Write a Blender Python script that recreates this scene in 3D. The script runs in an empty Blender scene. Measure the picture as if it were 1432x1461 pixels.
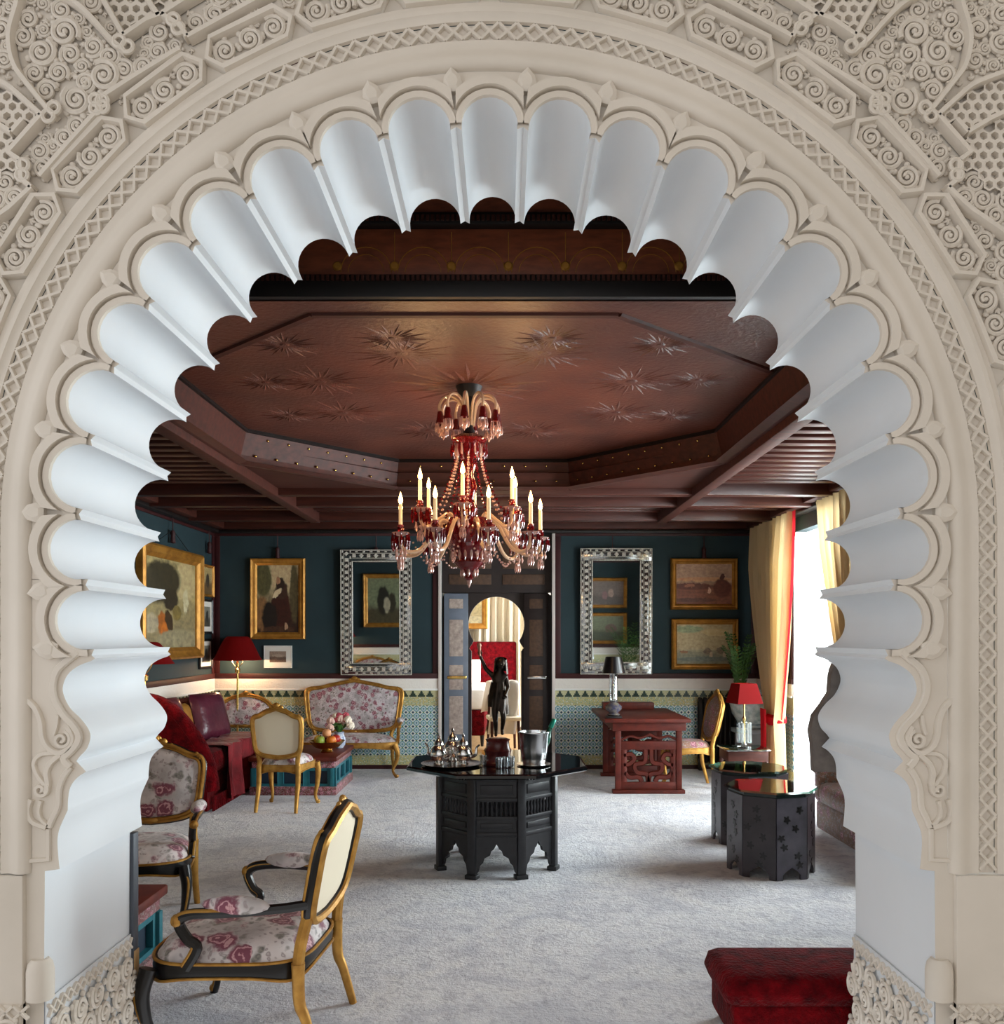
import bpy, bmesh, math, random
from mathutils import Vector, Matrix, Euler
random.seed(7)
PI = math.pi
SC = bpy.context.scene
COL = SC.collection
# ------------------------------------------------------------------ camera, world, exposure
F, CX, CY, H = 1230.0, 720.0, 908.0, 1.65          # focal length and horizon in photo pixels, eye height in metres
cam_d = bpy.data.cameras.new('camera'); cam = bpy.data.objects.new('camera', cam_d); COL.objects.link(cam)
cam.location = (0, 0, H); cam.rotation_euler = (PI/2, 0, 0)
cam_d.sensor_fit = 'AUTO'; cam_d.sensor_width = 36.0; cam_d.lens = 36.0*F/1461.0
cam_d.shift_x = (716.0-CX)/1461.0; cam_d.shift_y = (CY-730.5)/1461.0
cam_d.clip_start = 0.05; cam_d.clip_end = 200
SC.camera = cam
SC.view_settings.view_transform = 'Standard'; SC.view_settings.look = 'None'
SC.view_settings.gamma = 1.0; SC.view_settings.use_curve_mapping = False
SC.view_settings.exposure = 0.0
W = bpy.data.worlds.new('sky'); SC.world = W; W.use_nodes = True
wb = W.node_tree.nodes['Background']; wb.inputs[0].default_value = (0.985, 0.985, 1.0, 1); wb.inputs[1].default_value = 1.12
SC.cycles.use_denoising = True
SC.cycles.max_bounces = 10; SC.cycles.diffuse_bounces = 5; SC.cycles.transparent_max_bounces = 12
SC.cycles.sample_clamp_indirect = 6.0
# room extents (metres)
YF0, YF1 = 2.718, 3.335            # two faces of the arch wall
YB = 10.75; XL = -3.63; XR = 3.15  # far wall and side walls
ZLOW, ZUP = 3.02, 3.24             # beam ceiling and raised octagon panel
def area(name, loc, rot, sx, sy, power, col=(1, 1, 1)):
    d = bpy.data.lights.new(name, 'AREA'); d.shape = 'RECTANGLE'; d.size = sx; d.size_y = sy; d.energy = power; d.color = col
    o = bpy.data.objects.new(name, d); COL.objects.link(o); o.location = loc; o.rotation_euler = rot
    return o
# daylight outside the salon's garden windows, plus a panel added to brighten the bedroom
WIN = [(7.75, 9.35), (5.35, 7.05)]
area('daylight_panel', (XR+1.8, 7.3, 1.8), (0, PI/2, 0), 4.0, 8.0, 3500, (0.93, 0.97, 1.0))
area('daylight_panel', (2.4, 13.4, 1.6), (0, PI/2, 0), 2.0, 1.8, 260, (0.96, 0.98, 1.0))  # added bedroom light, entering by an unseen opening in the side wall

def at(px, py, Y): return Vector(((px-CX)/F*Y, Y, H-(py-CY)/F*Y))
def fl(px, py):
    Y = F*H/(py-CY); return ((px-CX)/F*Y, Y)

# ------------------------------------------------------------------ mesh builder
class MB:
    def __init__(s): s.v = []; s.f = []; s.m = []; s.mi = 0
    def add(s, vs, fs, M=None):
        b = len(s.v)
        if M is not None: vs = [M @ Vector(p) for p in vs]
        s.v += [tuple(p) for p in vs]; s.f += [tuple(b+i for i in f) for f in fs]; s.m += [s.mi]*len(fs)
        return s
    def box(s, x0, x1, y0, y1, z0, z1, M=None, c=0.0):
        if c <= 0:
            vs = [(x, y, z) for z in (z0, z1) for y in (y0, y1) for x in (x0, x1)]
            fs = [(0, 2, 3, 1), (4, 5, 7, 6), (0, 1, 5, 4), (2, 6, 7, 3), (0, 4, 6, 2), (1, 3, 7, 5)]
            return s.add(vs, fs, M)
        bm = bmesh.new(); bmesh.ops.create_cube(bm, size=1)
        for v in bm.verts: v.co = Vector(((x0+x1)/2+v.co.x*(x1-x0), (y0+y1)/2+v.co.y*(y1-y0), (z0+z1)/2+v.co.z*(z1-z0)))
        bmesh.ops.bevel(bm, geom=bm.edges[:], offset=c, segments=2, profile=0.5, affect='EDGES')
        s.bm(bm, M); return s
    def bm(s, bm, M=None):
        bm.verts.index_update(); s.add([v.co.copy() for v in bm.verts], [[v.index for v in f.verts] for f in bm.faces], M); bm.free(); return s
    def prism(s, poly, y0, y1, M=None):
        """poly in (x,z), extruded along y"""
        n = len(poly); vs = [(p[0], y0, p[1]) for p in poly]+[(p[0], y1, p[1]) for p in poly]
        fs = [tuple(range(n)), tuple(range(2*n-1, n-1, -1))]+[(i, n+i, n+(i+1) % n, (i+1) % n) for i in range(n)]
        return s.add(vs, fs, M)
    def prismz(s, poly, z0, z1, M=None):
        n = len(poly); vs = [(p[0], p[1], z0) for p in poly]+[(p[0], p[1], z1) for p in poly]
        fs = [tuple(range(n-1, -1, -1)), tuple(range(n, 2*n))]+[(i, (i+1) % n, n+(i+1) % n, n+i) for i in range(n)]
        return s.add(vs, fs, M)
    def tube(s, pts, r, n=8, closed=False, M=None, flat=1.0):
        pts = [Vector(p) for p in pts]; k = len(pts); rs = r if isinstance(r, (list, tuple)) else [r]*k
        vs = []; up = None
        for i, p in enumerate(pts):
            a = pts[(i-1) % k] if (closed or i > 0) else p; b = pts[(i+1) % k] if (closed or i < k-1) else p
            t = (b-a); t = t.normalized() if t.length > 1e-9 else Vector((0, 0, 1))
            if up is None:
                up = Vector((0, 0, 1)) if abs(t.z) < 0.9 else Vector((0, 1, 0))
            up = (up-t*up.dot(t)); up = up.normalized() if up.length > 1e-6 else t.orthogonal().normalized()
            sd = t.cross(up)
            for j in range(n):
                an = 2*PI*j/n; vs.append(p+(up*math.cos(an)*flat+sd*math.sin(an))*rs[i])
        fs = []
        for i in range(k if closed else k-1):
            for j in range(n):
                a = i*n+j; b = i*n+(j+1) % n; c = ((i+1) % k)*n+(j+1) % n; d = ((i+1) % k)*n+j
                fs.append((a, b, c, d))
        if not closed: fs += [tuple(range(n-1, -1, -1)), tuple(range((k-1)*n, k*n))]
        return s.add(vs, fs, M)
    def lathe(s, prof, n=20, M=None, cap=True):
        vs = []; k = len(prof)
        for r, z in prof:
            for j in range(n): vs.append((r*math.cos(2*PI*j/n), r*math.sin(2*PI*j/n), z))
        fs = [(i*n+j, i*n+(j+1) % n, (i+1)*n+(j+1) % n, (i+1)*n+j) for i in range(k-1) for j in range(n)]
        if cap: fs += [tuple(range(n-1, -1, -1)), tuple(range((k-1)*n, k*n))]
        return s.add(vs, fs, M)
    def ball(s, c, r, n=10, k=7, M=None):
        rx, ry, rz = r if isinstance(r, (tuple, list)) else (r, r, r)
        vs = [(c[0], c[1], c[2]-rz)]
        for i in range(1, k):
            a = -PI/2+PI*i/k
            for j in range(n): vs.append((c[0]+rx*math.cos(a)*math.cos(2*PI*j/n), c[1]+ry*math.cos(a)*math.sin(2*PI*j/n), c[2]+rz*math.sin(a)))
        vs.append((c[0], c[1], c[2]+rz)); L = len(vs)-1
        fs = [(0, 1+(j+1) % n, 1+j) for j in range(n)]
        fs += [(1+i*n+j, 1+i*n+(j+1) % n, 1+(i+1)*n+(j+1) % n, 1+(i+1)*n+j) for i in range(k-2) for j in range(n)]
        fs += [(1+(k-2)*n+j, 1+(k-2)*n+(j+1) % n, L) for j in range(n)]
        return s.add(vs, fs, M)
    def grid(s, fn, nu, nv, M=None, cu=False):
        vs = [fn(i/(nu if cu else nu-1), j/(nv-1)) for j in range(nv) for i in range(nu)]
        fs = []
        for j in range(nv-1):
            for i in range(nu if cu else nu-1):
                fs.append((j*nu+i, j*nu+(i+1) % nu, (j+1)*nu+(i+1) % nu, (j+1)*nu+i))
        return s.add(vs, fs, M)
    def ribbon(s, pts, w, y0, y1, M=None, closed=False):
        """flat strap of width w along (x,z) points, between depths y0 (front) and y1, with bevelled top"""
        P = [Vector((p[0], p[1])) for p in pts]; n = len(P); vs = []
        for i, p in enumerate(P):
            a = P[(i-1) % n] if (closed or i > 0) else p; b = P[(i+1) % n] if (closed or i < n-1) else p
            t = (b-a); t = t.normalized() if t.length > 1e-9 else Vector((1, 0)); nn = Vector((-t.y, t.x))
            m = 1.0
            if closed or 0 < i < n-1:
                t1 = (p-a).normalized(); m = 1.0/max(0.5, abs(t.dot(t1)))
            ym = y0+(y1-y0)*0.35
            for o, y in ((-w/2*m, y1), (-w/2*m, ym), (-w*0.33*m, y0), (w*0.33*m, y0), (w/2*m, ym), (w/2*m, y1)):
                q = p+nn*o; vs.append((q.x, y, q.y))
        fs = []
        for i in range(n if closed else n-1):
            for j in range(5):
                a = i*6+j; b = ((i+1) % n)*6+j; fs.append((a, a+1, b+1, b))
        if not closed: fs += [tuple(range(6)), tuple(range(n*6-1, n*6-7, -1))]
        return s.add(vs, fs, M)
    def mesh(s, name, mats, sm=40):
        me = bpy.data.meshes.new(name); me.from_pydata(s.v, [], s.f)
        for m in (mats if isinstance(mats, (list, tuple)) else [mats]): me.materials.append(m)
        if len(me.polygons) == len(s.m): me.polygons.foreach_set('material_index', s.m)
        bm = bmesh.new(); bm.from_mesh(me); bmesh.ops.recalc_face_normals(bm, faces=bm.faces); bm.to_mesh(me); bm.free()
        if sm:
            me.polygons.foreach_set('use_smooth', [True]*len(me.polygons)); me.set_sharp_from_angle(angle=math.radians(sm))
        me.update(); return me
    def obj(s, name, mats, parent=None, sm=40, loc=None):
        return link(name, s.mesh(name, mats, sm), parent, loc)
def link(name, me, parent=None, loc=None, rot=None, scale=None):
    o = bpy.data.objects.new(name, me); COL.objects.link(o)
    if parent is not None: o.parent = parent
    if loc is not None: o.location = loc
    if rot is not None: o.rotation_euler = rot
    if scale is not None: o.scale = scale
    return o
def tag(o, label=None, cat=None, group=None, kind=None):
    if label: o['label'] = label
    if cat: o['category'] = cat
    if group: o['group'] = group
    if kind: o['kind'] = kind
    return o
def thing(name, label, cat, loc=(0, 0, 0), rz=0.0, group=None):
    o = bpy.data.objects.new(name, None); COL.objects.link(o); o.location = loc; o.rotation_euler = (0, 0, rz); o.empty_display_size = 0.1
    return tag(o, label, cat, group)
def struct(o, label=None, cat=None): return tag(o, label, cat, kind='structure')
def copy_tree(o, parent=None):
    c = o.copy(); COL.objects.link(c); c.parent = parent
    for ch in list(o.children): copy_tree(ch, c)
    return c
def T(x, y, z): return Matrix.Translation((x, y, z))
def R(a, ax): return Matrix.Rotation(a, 4, ax)
def spline(pts, n=6, closed=False):
    P = [Vector(p) for p in pts]; k = len(P); out = []
    for i in range(k if closed else k-1):
        p0 = P[(i-1) % k] if (closed or i > 0) else P[0]; p1 = P[i]; p2 = P[(i+1) % k]; p3 = P[(i+2) % k] if (closed or i < k-2) else P[-1]
        for j in range(n):
            t = j/n; out.append(0.5*((2*p1)+(p2-p0)*t+(2*p0-5*p1+4*p2-p3)*t*t+(3*p1-p0-3*p2+p3)*t**3))
    if not closed: out.append(P[-1])
    return out

# ------------------------------------------------------------------ materials
def newmat(name):
    m = bpy.data.materials.new(name); m.use_nodes = True; nt = m.node_tree
    return m, nt, nt.nodes['Principled BSDF']
def N(nt, t, **kw):
    n = nt.nodes.new(t)
    for k, v in kw.items():
        if k in ('operation', 'blend_type', 'feature', 'data_type', 'bands_direction', 'wave_type', 'distance', 'interpolation_type'): setattr(n, k, v)
        else: n.inputs[k].default_value = v
    return n
def S(c): return tuple(((x/255.0)/12.92 if x/255.0 <= 0.04045 else (((x/255.0)+0.055)/1.055)**2.4) for x in c)+(1.0,)   # sRGB 0-255 -> linear
def mixc(nt, fac, a, b, bt='MIX'):
    n = nt.nodes.new('ShaderNodeMix'); n.data_type = 'RGBA'; n.blend_type = bt
    for sock, v in ((n.inputs[0], fac), (n.inputs[6], a), (n.inputs[7], b)):
        if hasattr(v, 'links') or isinstance(v, bpy.types.NodeSocket): nt.links.new(v, sock)
        else: sock.default_value = v
    return n.outputs[2]
def math_(nt, op, a, b=None, c=None):
    n = nt.nodes.new('ShaderNodeMath'); n.operation = op
    for i, v in enumerate((a, b, c)):
        if v is None: continue
        if isinstance(v, bpy.types.NodeSocket): nt.links.new(v, n.inputs[i])
        else: n.inputs[i].default_value = v
    return n.outputs[0]
def ramp(nt, sock, stops, const=False):
    n = nt.nodes.new('ShaderNodeValToRGB'); nt.links.new(sock, n.inputs[0]); e = n.color_ramp.elements
    if const: n.color_ramp.interpolation = 'CONSTANT'
    while len(e) < len(stops): e.new(0.5)
    for i, (p, c) in enumerate(stops): e[i].position = p; e[i].color = c if len(c) == 4 else tuple(c)+(1,)
    return n.outputs[0]
def coord(nt, kind='Object', scale=None, rot=None):
    t = nt.nodes.new('ShaderNodeTexCoord'); mp = nt.nodes.new('ShaderNodeMapping')
    nt.links.new(t.outputs[kind], mp.inputs[0])
    if scale: mp.inputs['Scale'].default_value = scale
    if rot: mp.inputs['Rotation'].default_value = rot
    return mp.outputs[0]
def noise(nt, co, scale, detail=4, rough=0.55, dist=0.0):
    n = nt.nodes.new('ShaderNodeTexNoise'); nt.links.new(co, n.inputs['Vector'])
    n.inputs['Scale'].default_value = scale; n.inputs['Detail'].default_value = detail; n.inputs['Roughness'].default_value = rough; n.inputs['Distortion'].default_value = dist
    return n.outputs['Fac']
def bump(nt, p, h, strength=0.3, dist=0.01):
    b = nt.nodes.new('ShaderNodeBump'); b.inputs['Strength'].default_value = strength; b.inputs['Distance'].default_value = dist
    nt.links.new(h, b.inputs['Height']); nt.links.new(b.outputs[0], p.inputs['Normal'])
def M(name, c, rough=0.5, metal=0.0, c2=None, ns=4.0, stretch=None, bs=None, bstr=0.2, bdist=0.004, trans=0.0, ior=1.45, emit=None, estr=0.0, spec=0.5, coat=0.0, sheen=0.0, sub=0.0, alpha=1.0):
    m, nt, p = newmat(name)
    p.inputs['Base Color'].default_value = S(c); p.inputs['Roughness'].default_value = rough; p.inputs['Metallic'].default_value = metal
    p.inputs['Transmission Weight'].default_value = trans; p.inputs['IOR'].default_value = ior; p.inputs['Specular IOR Level'].default_value = spec
    p.inputs['Coat Weight'].default_value = coat; p.inputs['Sheen Weight'].default_value = sheen; p.inputs['Alpha'].default_value = alpha
    if emit: p.inputs['Emission Color'].default_value = S(emit); p.inputs['Emission Strength'].default_value = estr
    if c2 or bs:
        co = coord(nt, 'Object', stretch)
        if c2:
            f = noise(nt, co, ns); nt.links.new(ramp(nt, f, [(0.3, S(c)), (0.72, S(c2))]), p.inputs['Base Color'])
        if bs: bump(nt, p, noise(nt, co, bs, 3), bstr, bdist)
    return m
MAT = {}
MAT['stucco'] = M('stucco', (226, 218, 207), 0.85, c2=(213, 205, 193), ns=2.2, bs=60, bstr=0.12, bdist=0.002)
MAT['plaster'] = M('white_plaster', (226, 231, 236), 0.75, c2=(219, 224, 229), ns=1.5)
MAT['green'] = M('teal_wall_paint', (37, 58, 64), 0.8, c2=(29, 46, 51), ns=1.2)
MAT['trimred'] = M('oxblood_trim', (62, 16, 18), 0.6, c2=(46, 11, 14), ns=5)
MAT['whiteband'] = M('carved_white_band', (232, 226, 218), 0.8, bs=38, bstr=0.7, bdist=0.01)
MAT['wood'] = M('dark_red_wood', (80, 38, 28), 0.55, c2=(52, 24, 18), ns=3, stretch=(1, 8, 8), spec=0.3)
MAT['frieze'] = M('frieze_wood', (138, 74, 48), 0.45, c2=(104, 52, 34), ns=5, stretch=(2, 8, 8))
MAT['woodx'] = M('dark_red_wood_slat', (80, 37, 27), 0.36, c2=(50, 22, 17), ns=4, stretch=(0.6, 8, 8), spec=0.6)
MAT['woodblack'] = M('ebonised_wood', (18, 13, 12), 0.5, c2=(26, 18, 16), ns=6)
MAT['woodpanel'] = M('carved_ceiling_wood', (100, 52, 37), 0.42, c2=(70, 34, 26), ns=2.2, bs=34, bstr=0.5, bdist=0.008, spec=0.5)
MAT['gold'] = M('gilt_wood', (198, 150, 72), 0.45, 0.55, c2=(146, 100, 40), ns=14, bs=50, bstr=0.25, bdist=0.003)
MAT['goldframe'] = M('gilt_picture_frame', (196, 140, 60), 0.42, 0.45, c2=(150, 98, 34), ns=10, bs=70, bstr=0.4, bdist=0.003)
MAT['brass'] = M('brass', (200, 165, 95), 0.25, 1.0)
MAT['black'] = M('black_lacquer', (16, 14, 14), 0.3, spec=0.5)
MAT['blackgloss'] = M('black_polished_top', (10, 11, 13), 0.05, spec=0.8)
MAT['ebony'] = M('ebony_carving', (38, 37, 40), 0.42, c2=(24, 23, 26), ns=20)
MAT['cream'] = M('cream_upholstery', (232, 220, 196), 0.85, bs=200, bstr=0.2)
MAT['velvet'] = M('crimson_velvet', (112, 8, 16), 1.0, c2=(54, 3, 7), ns=16, bs=60, bstr=0.9, bdist=0.015, sheen=0.06, spec=0.05)
MAT['satin'] = M('aubergine_satin', (92, 36, 52), 0.3, c2=(66, 22, 38), ns=6, bs=8, bstr=0.6, bdist=0.02)
MAT['redwood'] = M('red_lacquered_wood', (98, 33, 20), 0.5, c2=(72, 22, 13), ns=12, spec=0.35)
MAT['redshade'] = M('red_lampshade', (96, 8, 9), 0.85, emit=(150, 14, 10), estr=0.06, spec=0.1)
MAT['silver'] = M('silver', (225, 224, 222), 0.16, 1.0, bs=60, bstr=0.25, bdist=0.003)
MAT['bronze'] = M('bronze', (52, 42, 34), 0.36, 0.8, c2=(30, 24, 20), ns=14)
MAT['marblered'] = M('rouge_marble', (92, 36, 34), 0.25, c2=(58, 22, 24), ns=18)
MAT['white'] = M('white_paint', (238, 238, 234), 0.5)
MAT['iron'] = M('cast_iron', (34, 30, 30), 0.55, 0.3)
MAT['teal'] = M('teal_paint', (30, 108, 118), 0.55, c2=(22, 84, 98), ns=9)
MAT['darkteal'] = M('dark_niche_blue', (20, 40, 58), 0.6)  # recessed core, darker and bluer than the stiles
MAT['crystal'] = M('rose_crystal', (232, 190, 176), 0.06, trans=0.55, spec=0.9)
MAT['ruby'] = M('ruby_glass', (120, 12, 18), 0.06, trans=0.45, spec=0.9)
MAT['armglass'] = M('milky_glass_arm', (240, 205, 170), 0.12, trans=0.35, spec=0.8)
MAT['wax'] = M('candle_wax', (246, 232, 200), 0.6, emit=(255, 190, 110), estr=0.35)
MAT['flame'] = M('flame', (255, 220, 150), 0.5, emit=(255, 196, 110), estr=22.0)
MAT['leaf'] = M('palm_leaf', (74, 116, 50), 0.5, c2=(44, 84, 34), ns=8)
MAT['mat_board'] = M('picture_mount', (232, 226, 216), 0.8)
MAT['bed'] = M('white_bed_linen', (240, 236, 230), 0.85, bs=6, bstr=0.3, bdist=0.03)
MAT['parquet'] = M('pale_parquet', (200, 168, 124), 0.45, c2=(176, 142, 100), ns=4, stretch=(8, 1, 1))
MAT['creamwall'] = M('cream_wall', (232, 226, 212), 0.8)
MAT['litdoor'] = M('lit_door_paint', (112, 120, 134), 0.5, c2=(96, 104, 118), ns=4)  # lighter copy for one leaf; the light falling on it is in the colour
MAT['mirror'] = M('mirror_glass', (226, 230, 230), 0.02, 1.0)
MAT['outside'] = M('green_shutter', (70, 96, 48), 0.7)
def glass_mat(name, tint, gl=0.12):
    m, nt, p = newmat(name); nt.nodes.remove(p)
    tr = nt.nodes.new('ShaderNodeBsdfTransparent'); tr.inputs[0].default_value = S(tint)
    g = nt.nodes.new('ShaderNodeBsdfGlossy'); g.inputs['Roughness'].default_value = 0.03
    mx = nt.nodes.new('ShaderNodeMixShader'); mx.inputs[0].default_value = gl
    nt.links.new(tr.outputs[0], mx.inputs[1]); nt.links.new(g.outputs[0], mx.inputs[2]); nt.links.new(mx.outputs[0], nt.nodes['Material Output'].inputs[0])
    return m
MAT['pane'] = glass_mat('window_glass', (248, 252, 252), 0.07)
MAT['tableglass'] = glass_mat('green_table_glass', (150, 205, 190), 0.6)
MAT['clear'] = glass_mat('clear_cut_glass', (235, 238, 240), 0.3)
def cloth_mat(name, c, tr, tint_t=0.0):
    m, nt, p = newmat(name); nt.nodes.remove(p); out = nt.nodes['Material Output']
    d = nt.nodes.new('ShaderNodeBsdfDiffuse'); d.inputs[0].default_value = S(c)
    t = nt.nodes.new('ShaderNodeBsdfTranslucent'); t.inputs[0].default_value = S(c)
    mx = nt.nodes.new('ShaderNodeMixShader'); mx.inputs[0].default_value = tr
    nt.links.new(d.outputs[0], mx.inputs[1]); nt.links.new(t.outputs[0], mx.inputs[2]); last = mx
    if tint_t:
        tt = nt.nodes.new('ShaderNodeBsdfTransparent'); m2 = nt.nodes.new('ShaderNodeMixShader'); m2.inputs[0].default_value = tint_t
        nt.links.new(mx.outputs[0], m2.inputs[1]); nt.links.new(tt.outputs[0], m2.inputs[2]); last = m2
    nt.links.new(last.outputs[0], out.inputs[0]); return m
MAT['curtain'] = cloth_mat('cream_curtain', (226, 202, 156), 0.35)
MAT['bedcurtain'] = cloth_mat('pale_bedroom_curtain', (240, 232, 214), 0.2)
MAT['sheer'] = cloth_mat('white_sheer', (246, 248, 250), 0.5, 0.35)
MAT['redstripe'] = cloth_mat('red_curtain_lining', (196, 40, 48), 0.35)
def floral_mat(name, ground, scale):
    m, nt, p = newmat(name); p.inputs['Roughness'].default_value = 0.6; p.inputs['Sheen Weight'].default_value = 0.2
    co = coord(nt, 'Object')
    wob = nt.nodes.new('ShaderNodeTexNoise'); nt.links.new(co, wob.inputs['Vector']); wob.inputs['Scale'].default_value = scale*1.6; wob.inputs['Detail'].default_value = 2
    add = nt.nodes.new('ShaderNodeVectorMath'); add.operation = 'MULTIPLY_ADD'; nt.links.new(wob.outputs['Color'], add.inputs[0]); add.inputs[1].default_value = (0.09*8/scale,)*3; nt.links.new(co, add.inputs[2])
    def vor(sc, off):
        v = nt.nodes.new('ShaderNodeTexVoronoi'); mp = nt.nodes.new('ShaderNodeMapping'); mp.inputs['Location'].default_value = off
        nt.links.new(add.outputs[0], mp.inputs[0]); nt.links.new(mp.outputs[0], v.inputs['Vector']); v.inputs['Scale'].default_value = sc; return v
    v1 = vor(scale, (0, 0, 0)); v2 = vor(scale*2.1, (3, 1, 2)); v3 = vor(scale*4.2, (1, 5, 2)); fine = noise(nt, co, scale*9, 4); big = noise(nt, co, scale*0.7, 3)
    g0 = tuple(ground); gd = tuple(int(c*0.80) for c in ground)
    col = mixc(nt, ramp(nt, big, [(0.42, (0, 0, 0, 1)), (0.62, (1, 1, 1, 1))]), S(g0), S(gd))
    col = mixc(nt, ramp(nt, v3.outputs['Distance'], [(0.0, (0, 0, 0, 1)), (0.26, (1, 1, 1, 1)), (0.40, (0, 0, 0, 1))]), col, S((160, 146, 146)))
    leafm = ramp(nt, v2.outputs['Distance'], [(0.24, (1, 1, 1, 1)), (0.42, (0, 0, 0, 1))])
    sel = ramp(nt, v2.outputs['Color'], [(0.44, (0, 0, 0, 1)), (0.5, (0.9, 0.9, 0.9, 1))])
    leafc = ramp(nt, fine, [(0.4, S((92, 90, 84))), (0.6, S((138, 132, 122)))])
    col = mixc(nt, math_(nt, 'MULTIPLY', leafm, sel), col, leafc)
    dj = math_(nt, 'ADD', v1.outputs['Distance'], math_(nt, 'MULTIPLY', math_(nt, 'SUBTRACT', fine, 0.5), 0.22))
    rosem = ramp(nt, dj, [(0.36, (1, 1, 1, 1)), (0.50, (0, 0, 0, 1))])
    ring = math_(nt, 'SINE', math_(nt, 'MULTIPLY', dj, 30.0))
    rosec = ramp(nt, ring, [(0.15, S((128, 66, 84))), (0.5, S((170, 106, 118))), (0.9, S((206, 160, 164)))])
    sel1 = ramp(nt, v1.outputs['Color'], [(0.28, (0, 0, 0, 1)), (0.31, (1, 1, 1, 1))])
    col = mixc(nt, math_(nt, 'MULTIPLY', rosem, sel1), col, rosec)
    nt.links.new(col, p.inputs['Base Color']); bump(nt, p, noise(nt, co, 120, 2), 0.25, 0.003)
    return m
MAT['floral'] = floral_mat('floral_brocade', (222, 213, 212), 8.0)
MAT['floralsmall'] = floral_mat('floral_brocade_fine', (212, 203, 206), 14.0)
MAT['floralwarm'] = floral_mat('floral_brocade_tawny', (138, 100, 78), 11.0)
def zellij(name, axis):
    m, nt, p = newmat(name); p.inputs['Roughness'].default_value = 0.3
    t = nt.nodes.new('ShaderNodeTexCoord'); sp = nt.nodes.new('ShaderNodeSeparateXYZ'); nt.links.new(t.outputs['Object'], sp.inputs[0])
    u = sp.outputs[axis]; v = sp.outputs[2]; U = 0.088
    def fr(x, off=0.0): return math_(nt, 'SUBTRACT', math_(nt, 'FRACT', math_(nt, 'ADD', math_(nt, 'DIVIDE', x, U), off)), 0.5)
    def rad(a, b): return math_(nt, 'SQRT', math_(nt, 'ADD', math_(nt, 'MULTIPLY', a, a), math_(nt, 'MULTIPLY', b, b)))
    fu, fv = fr(u), fr(v); gu, gv = fr(u, 0.5), fr(v, 0.5)
    r1 = rad(fu, fv); ang = math_(nt, 'ARCTAN2', fv, fu)
    star = math_(nt, 'ADD', r1, math_(nt, 'MULTIPLY', math_(nt, 'COSINE', math_(nt, 'MULTIPLY', ang, 8.0)), 0.035))
    r2 = rad(gu, gv)
    col = mixc(nt, math_(nt, 'LESS_THAN', star, 0.40), S((206, 214, 206)), S((84, 146, 166)))
    col = mixc(nt, math_(nt, 'LESS_THAN', star, 0.27), col, S((204, 214, 212)))
    col = mixc(nt, math_(nt, 'LESS_THAN', star, 0.17), col, S((120, 168, 186)))
    col = mixc(nt, math_(nt, 'LESS_THAN', star, 0.09), col, S((60, 96, 120)))
    col = mixc(nt, math_(nt, 'LESS_THAN', r2, 0.15), col, S((36, 62, 84)))
    eu = rad(fu, gv); ev = rad(gu, fv)
    col = mixc(nt, math_(nt, 'LESS_THAN', eu, 0.11), col, S((70, 116, 74))); col = mixc(nt, math_(nt, 'LESS_THAN', ev, 0.11), col, S((70, 116, 74)))
    # yellow-green bands at the top and foot of the dado
    top = math_(nt, 'GREATER_THAN', v, 0.79); foot = math_(nt, 'LESS_THAN', v, 0.17)
    sm = noise(nt, t.outputs['Object'], 46, 1)
    bandc = ramp(nt, sm, [(0.42, S((196, 184, 128))), (0.5, S((136, 158, 126))), (0.58, S((212, 208, 182)))], True)
    col = mixc(nt, top, col, bandc); col = mixc(nt, foot, col, bandc)
    nt.links.new(col, p.inputs['Base Color']); return m
MAT['zellij_x'] = zellij('zellij_tiles', 0)
MAT['zellij_y'] = zellij('zellij_tiles_side', 1)
def carpet_mat():
    m, nt, p = newmat('pale_carpet'); p.inputs['Roughness'].default_value = 0.95; p.inputs['Specular IOR Level'].default_value = 0.1; p.inputs['Sheen Weight'].default_value = 0.3
    co = coord(nt, 'Object'); a = noise(nt, co, 2.4, 6, 0.65, 1.2); b = noise(nt, co, 14, 5, 0.7, 0.8)
    c1 = ramp(nt, a, [(0.32, S((200, 200, 209))), (0.52, S((230, 229, 233))), (0.7, S((238, 236, 236)))])
    c2 = mixc(nt, ramp(nt, b, [(0.36, (1, 1, 1, 1)), (0.5, (0, 0, 0, 1))]), c1, S((176, 174, 184)))
    mx = mixc(nt, 0.6, c1, c2); nt.links.new(mx, p.inputs['Base Color'])
    bump(nt, p, noise(nt, co, 30, 5, 0.7), 0.9, 0.03); return m
MAT['carpet'] = carpet_mat()
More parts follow.
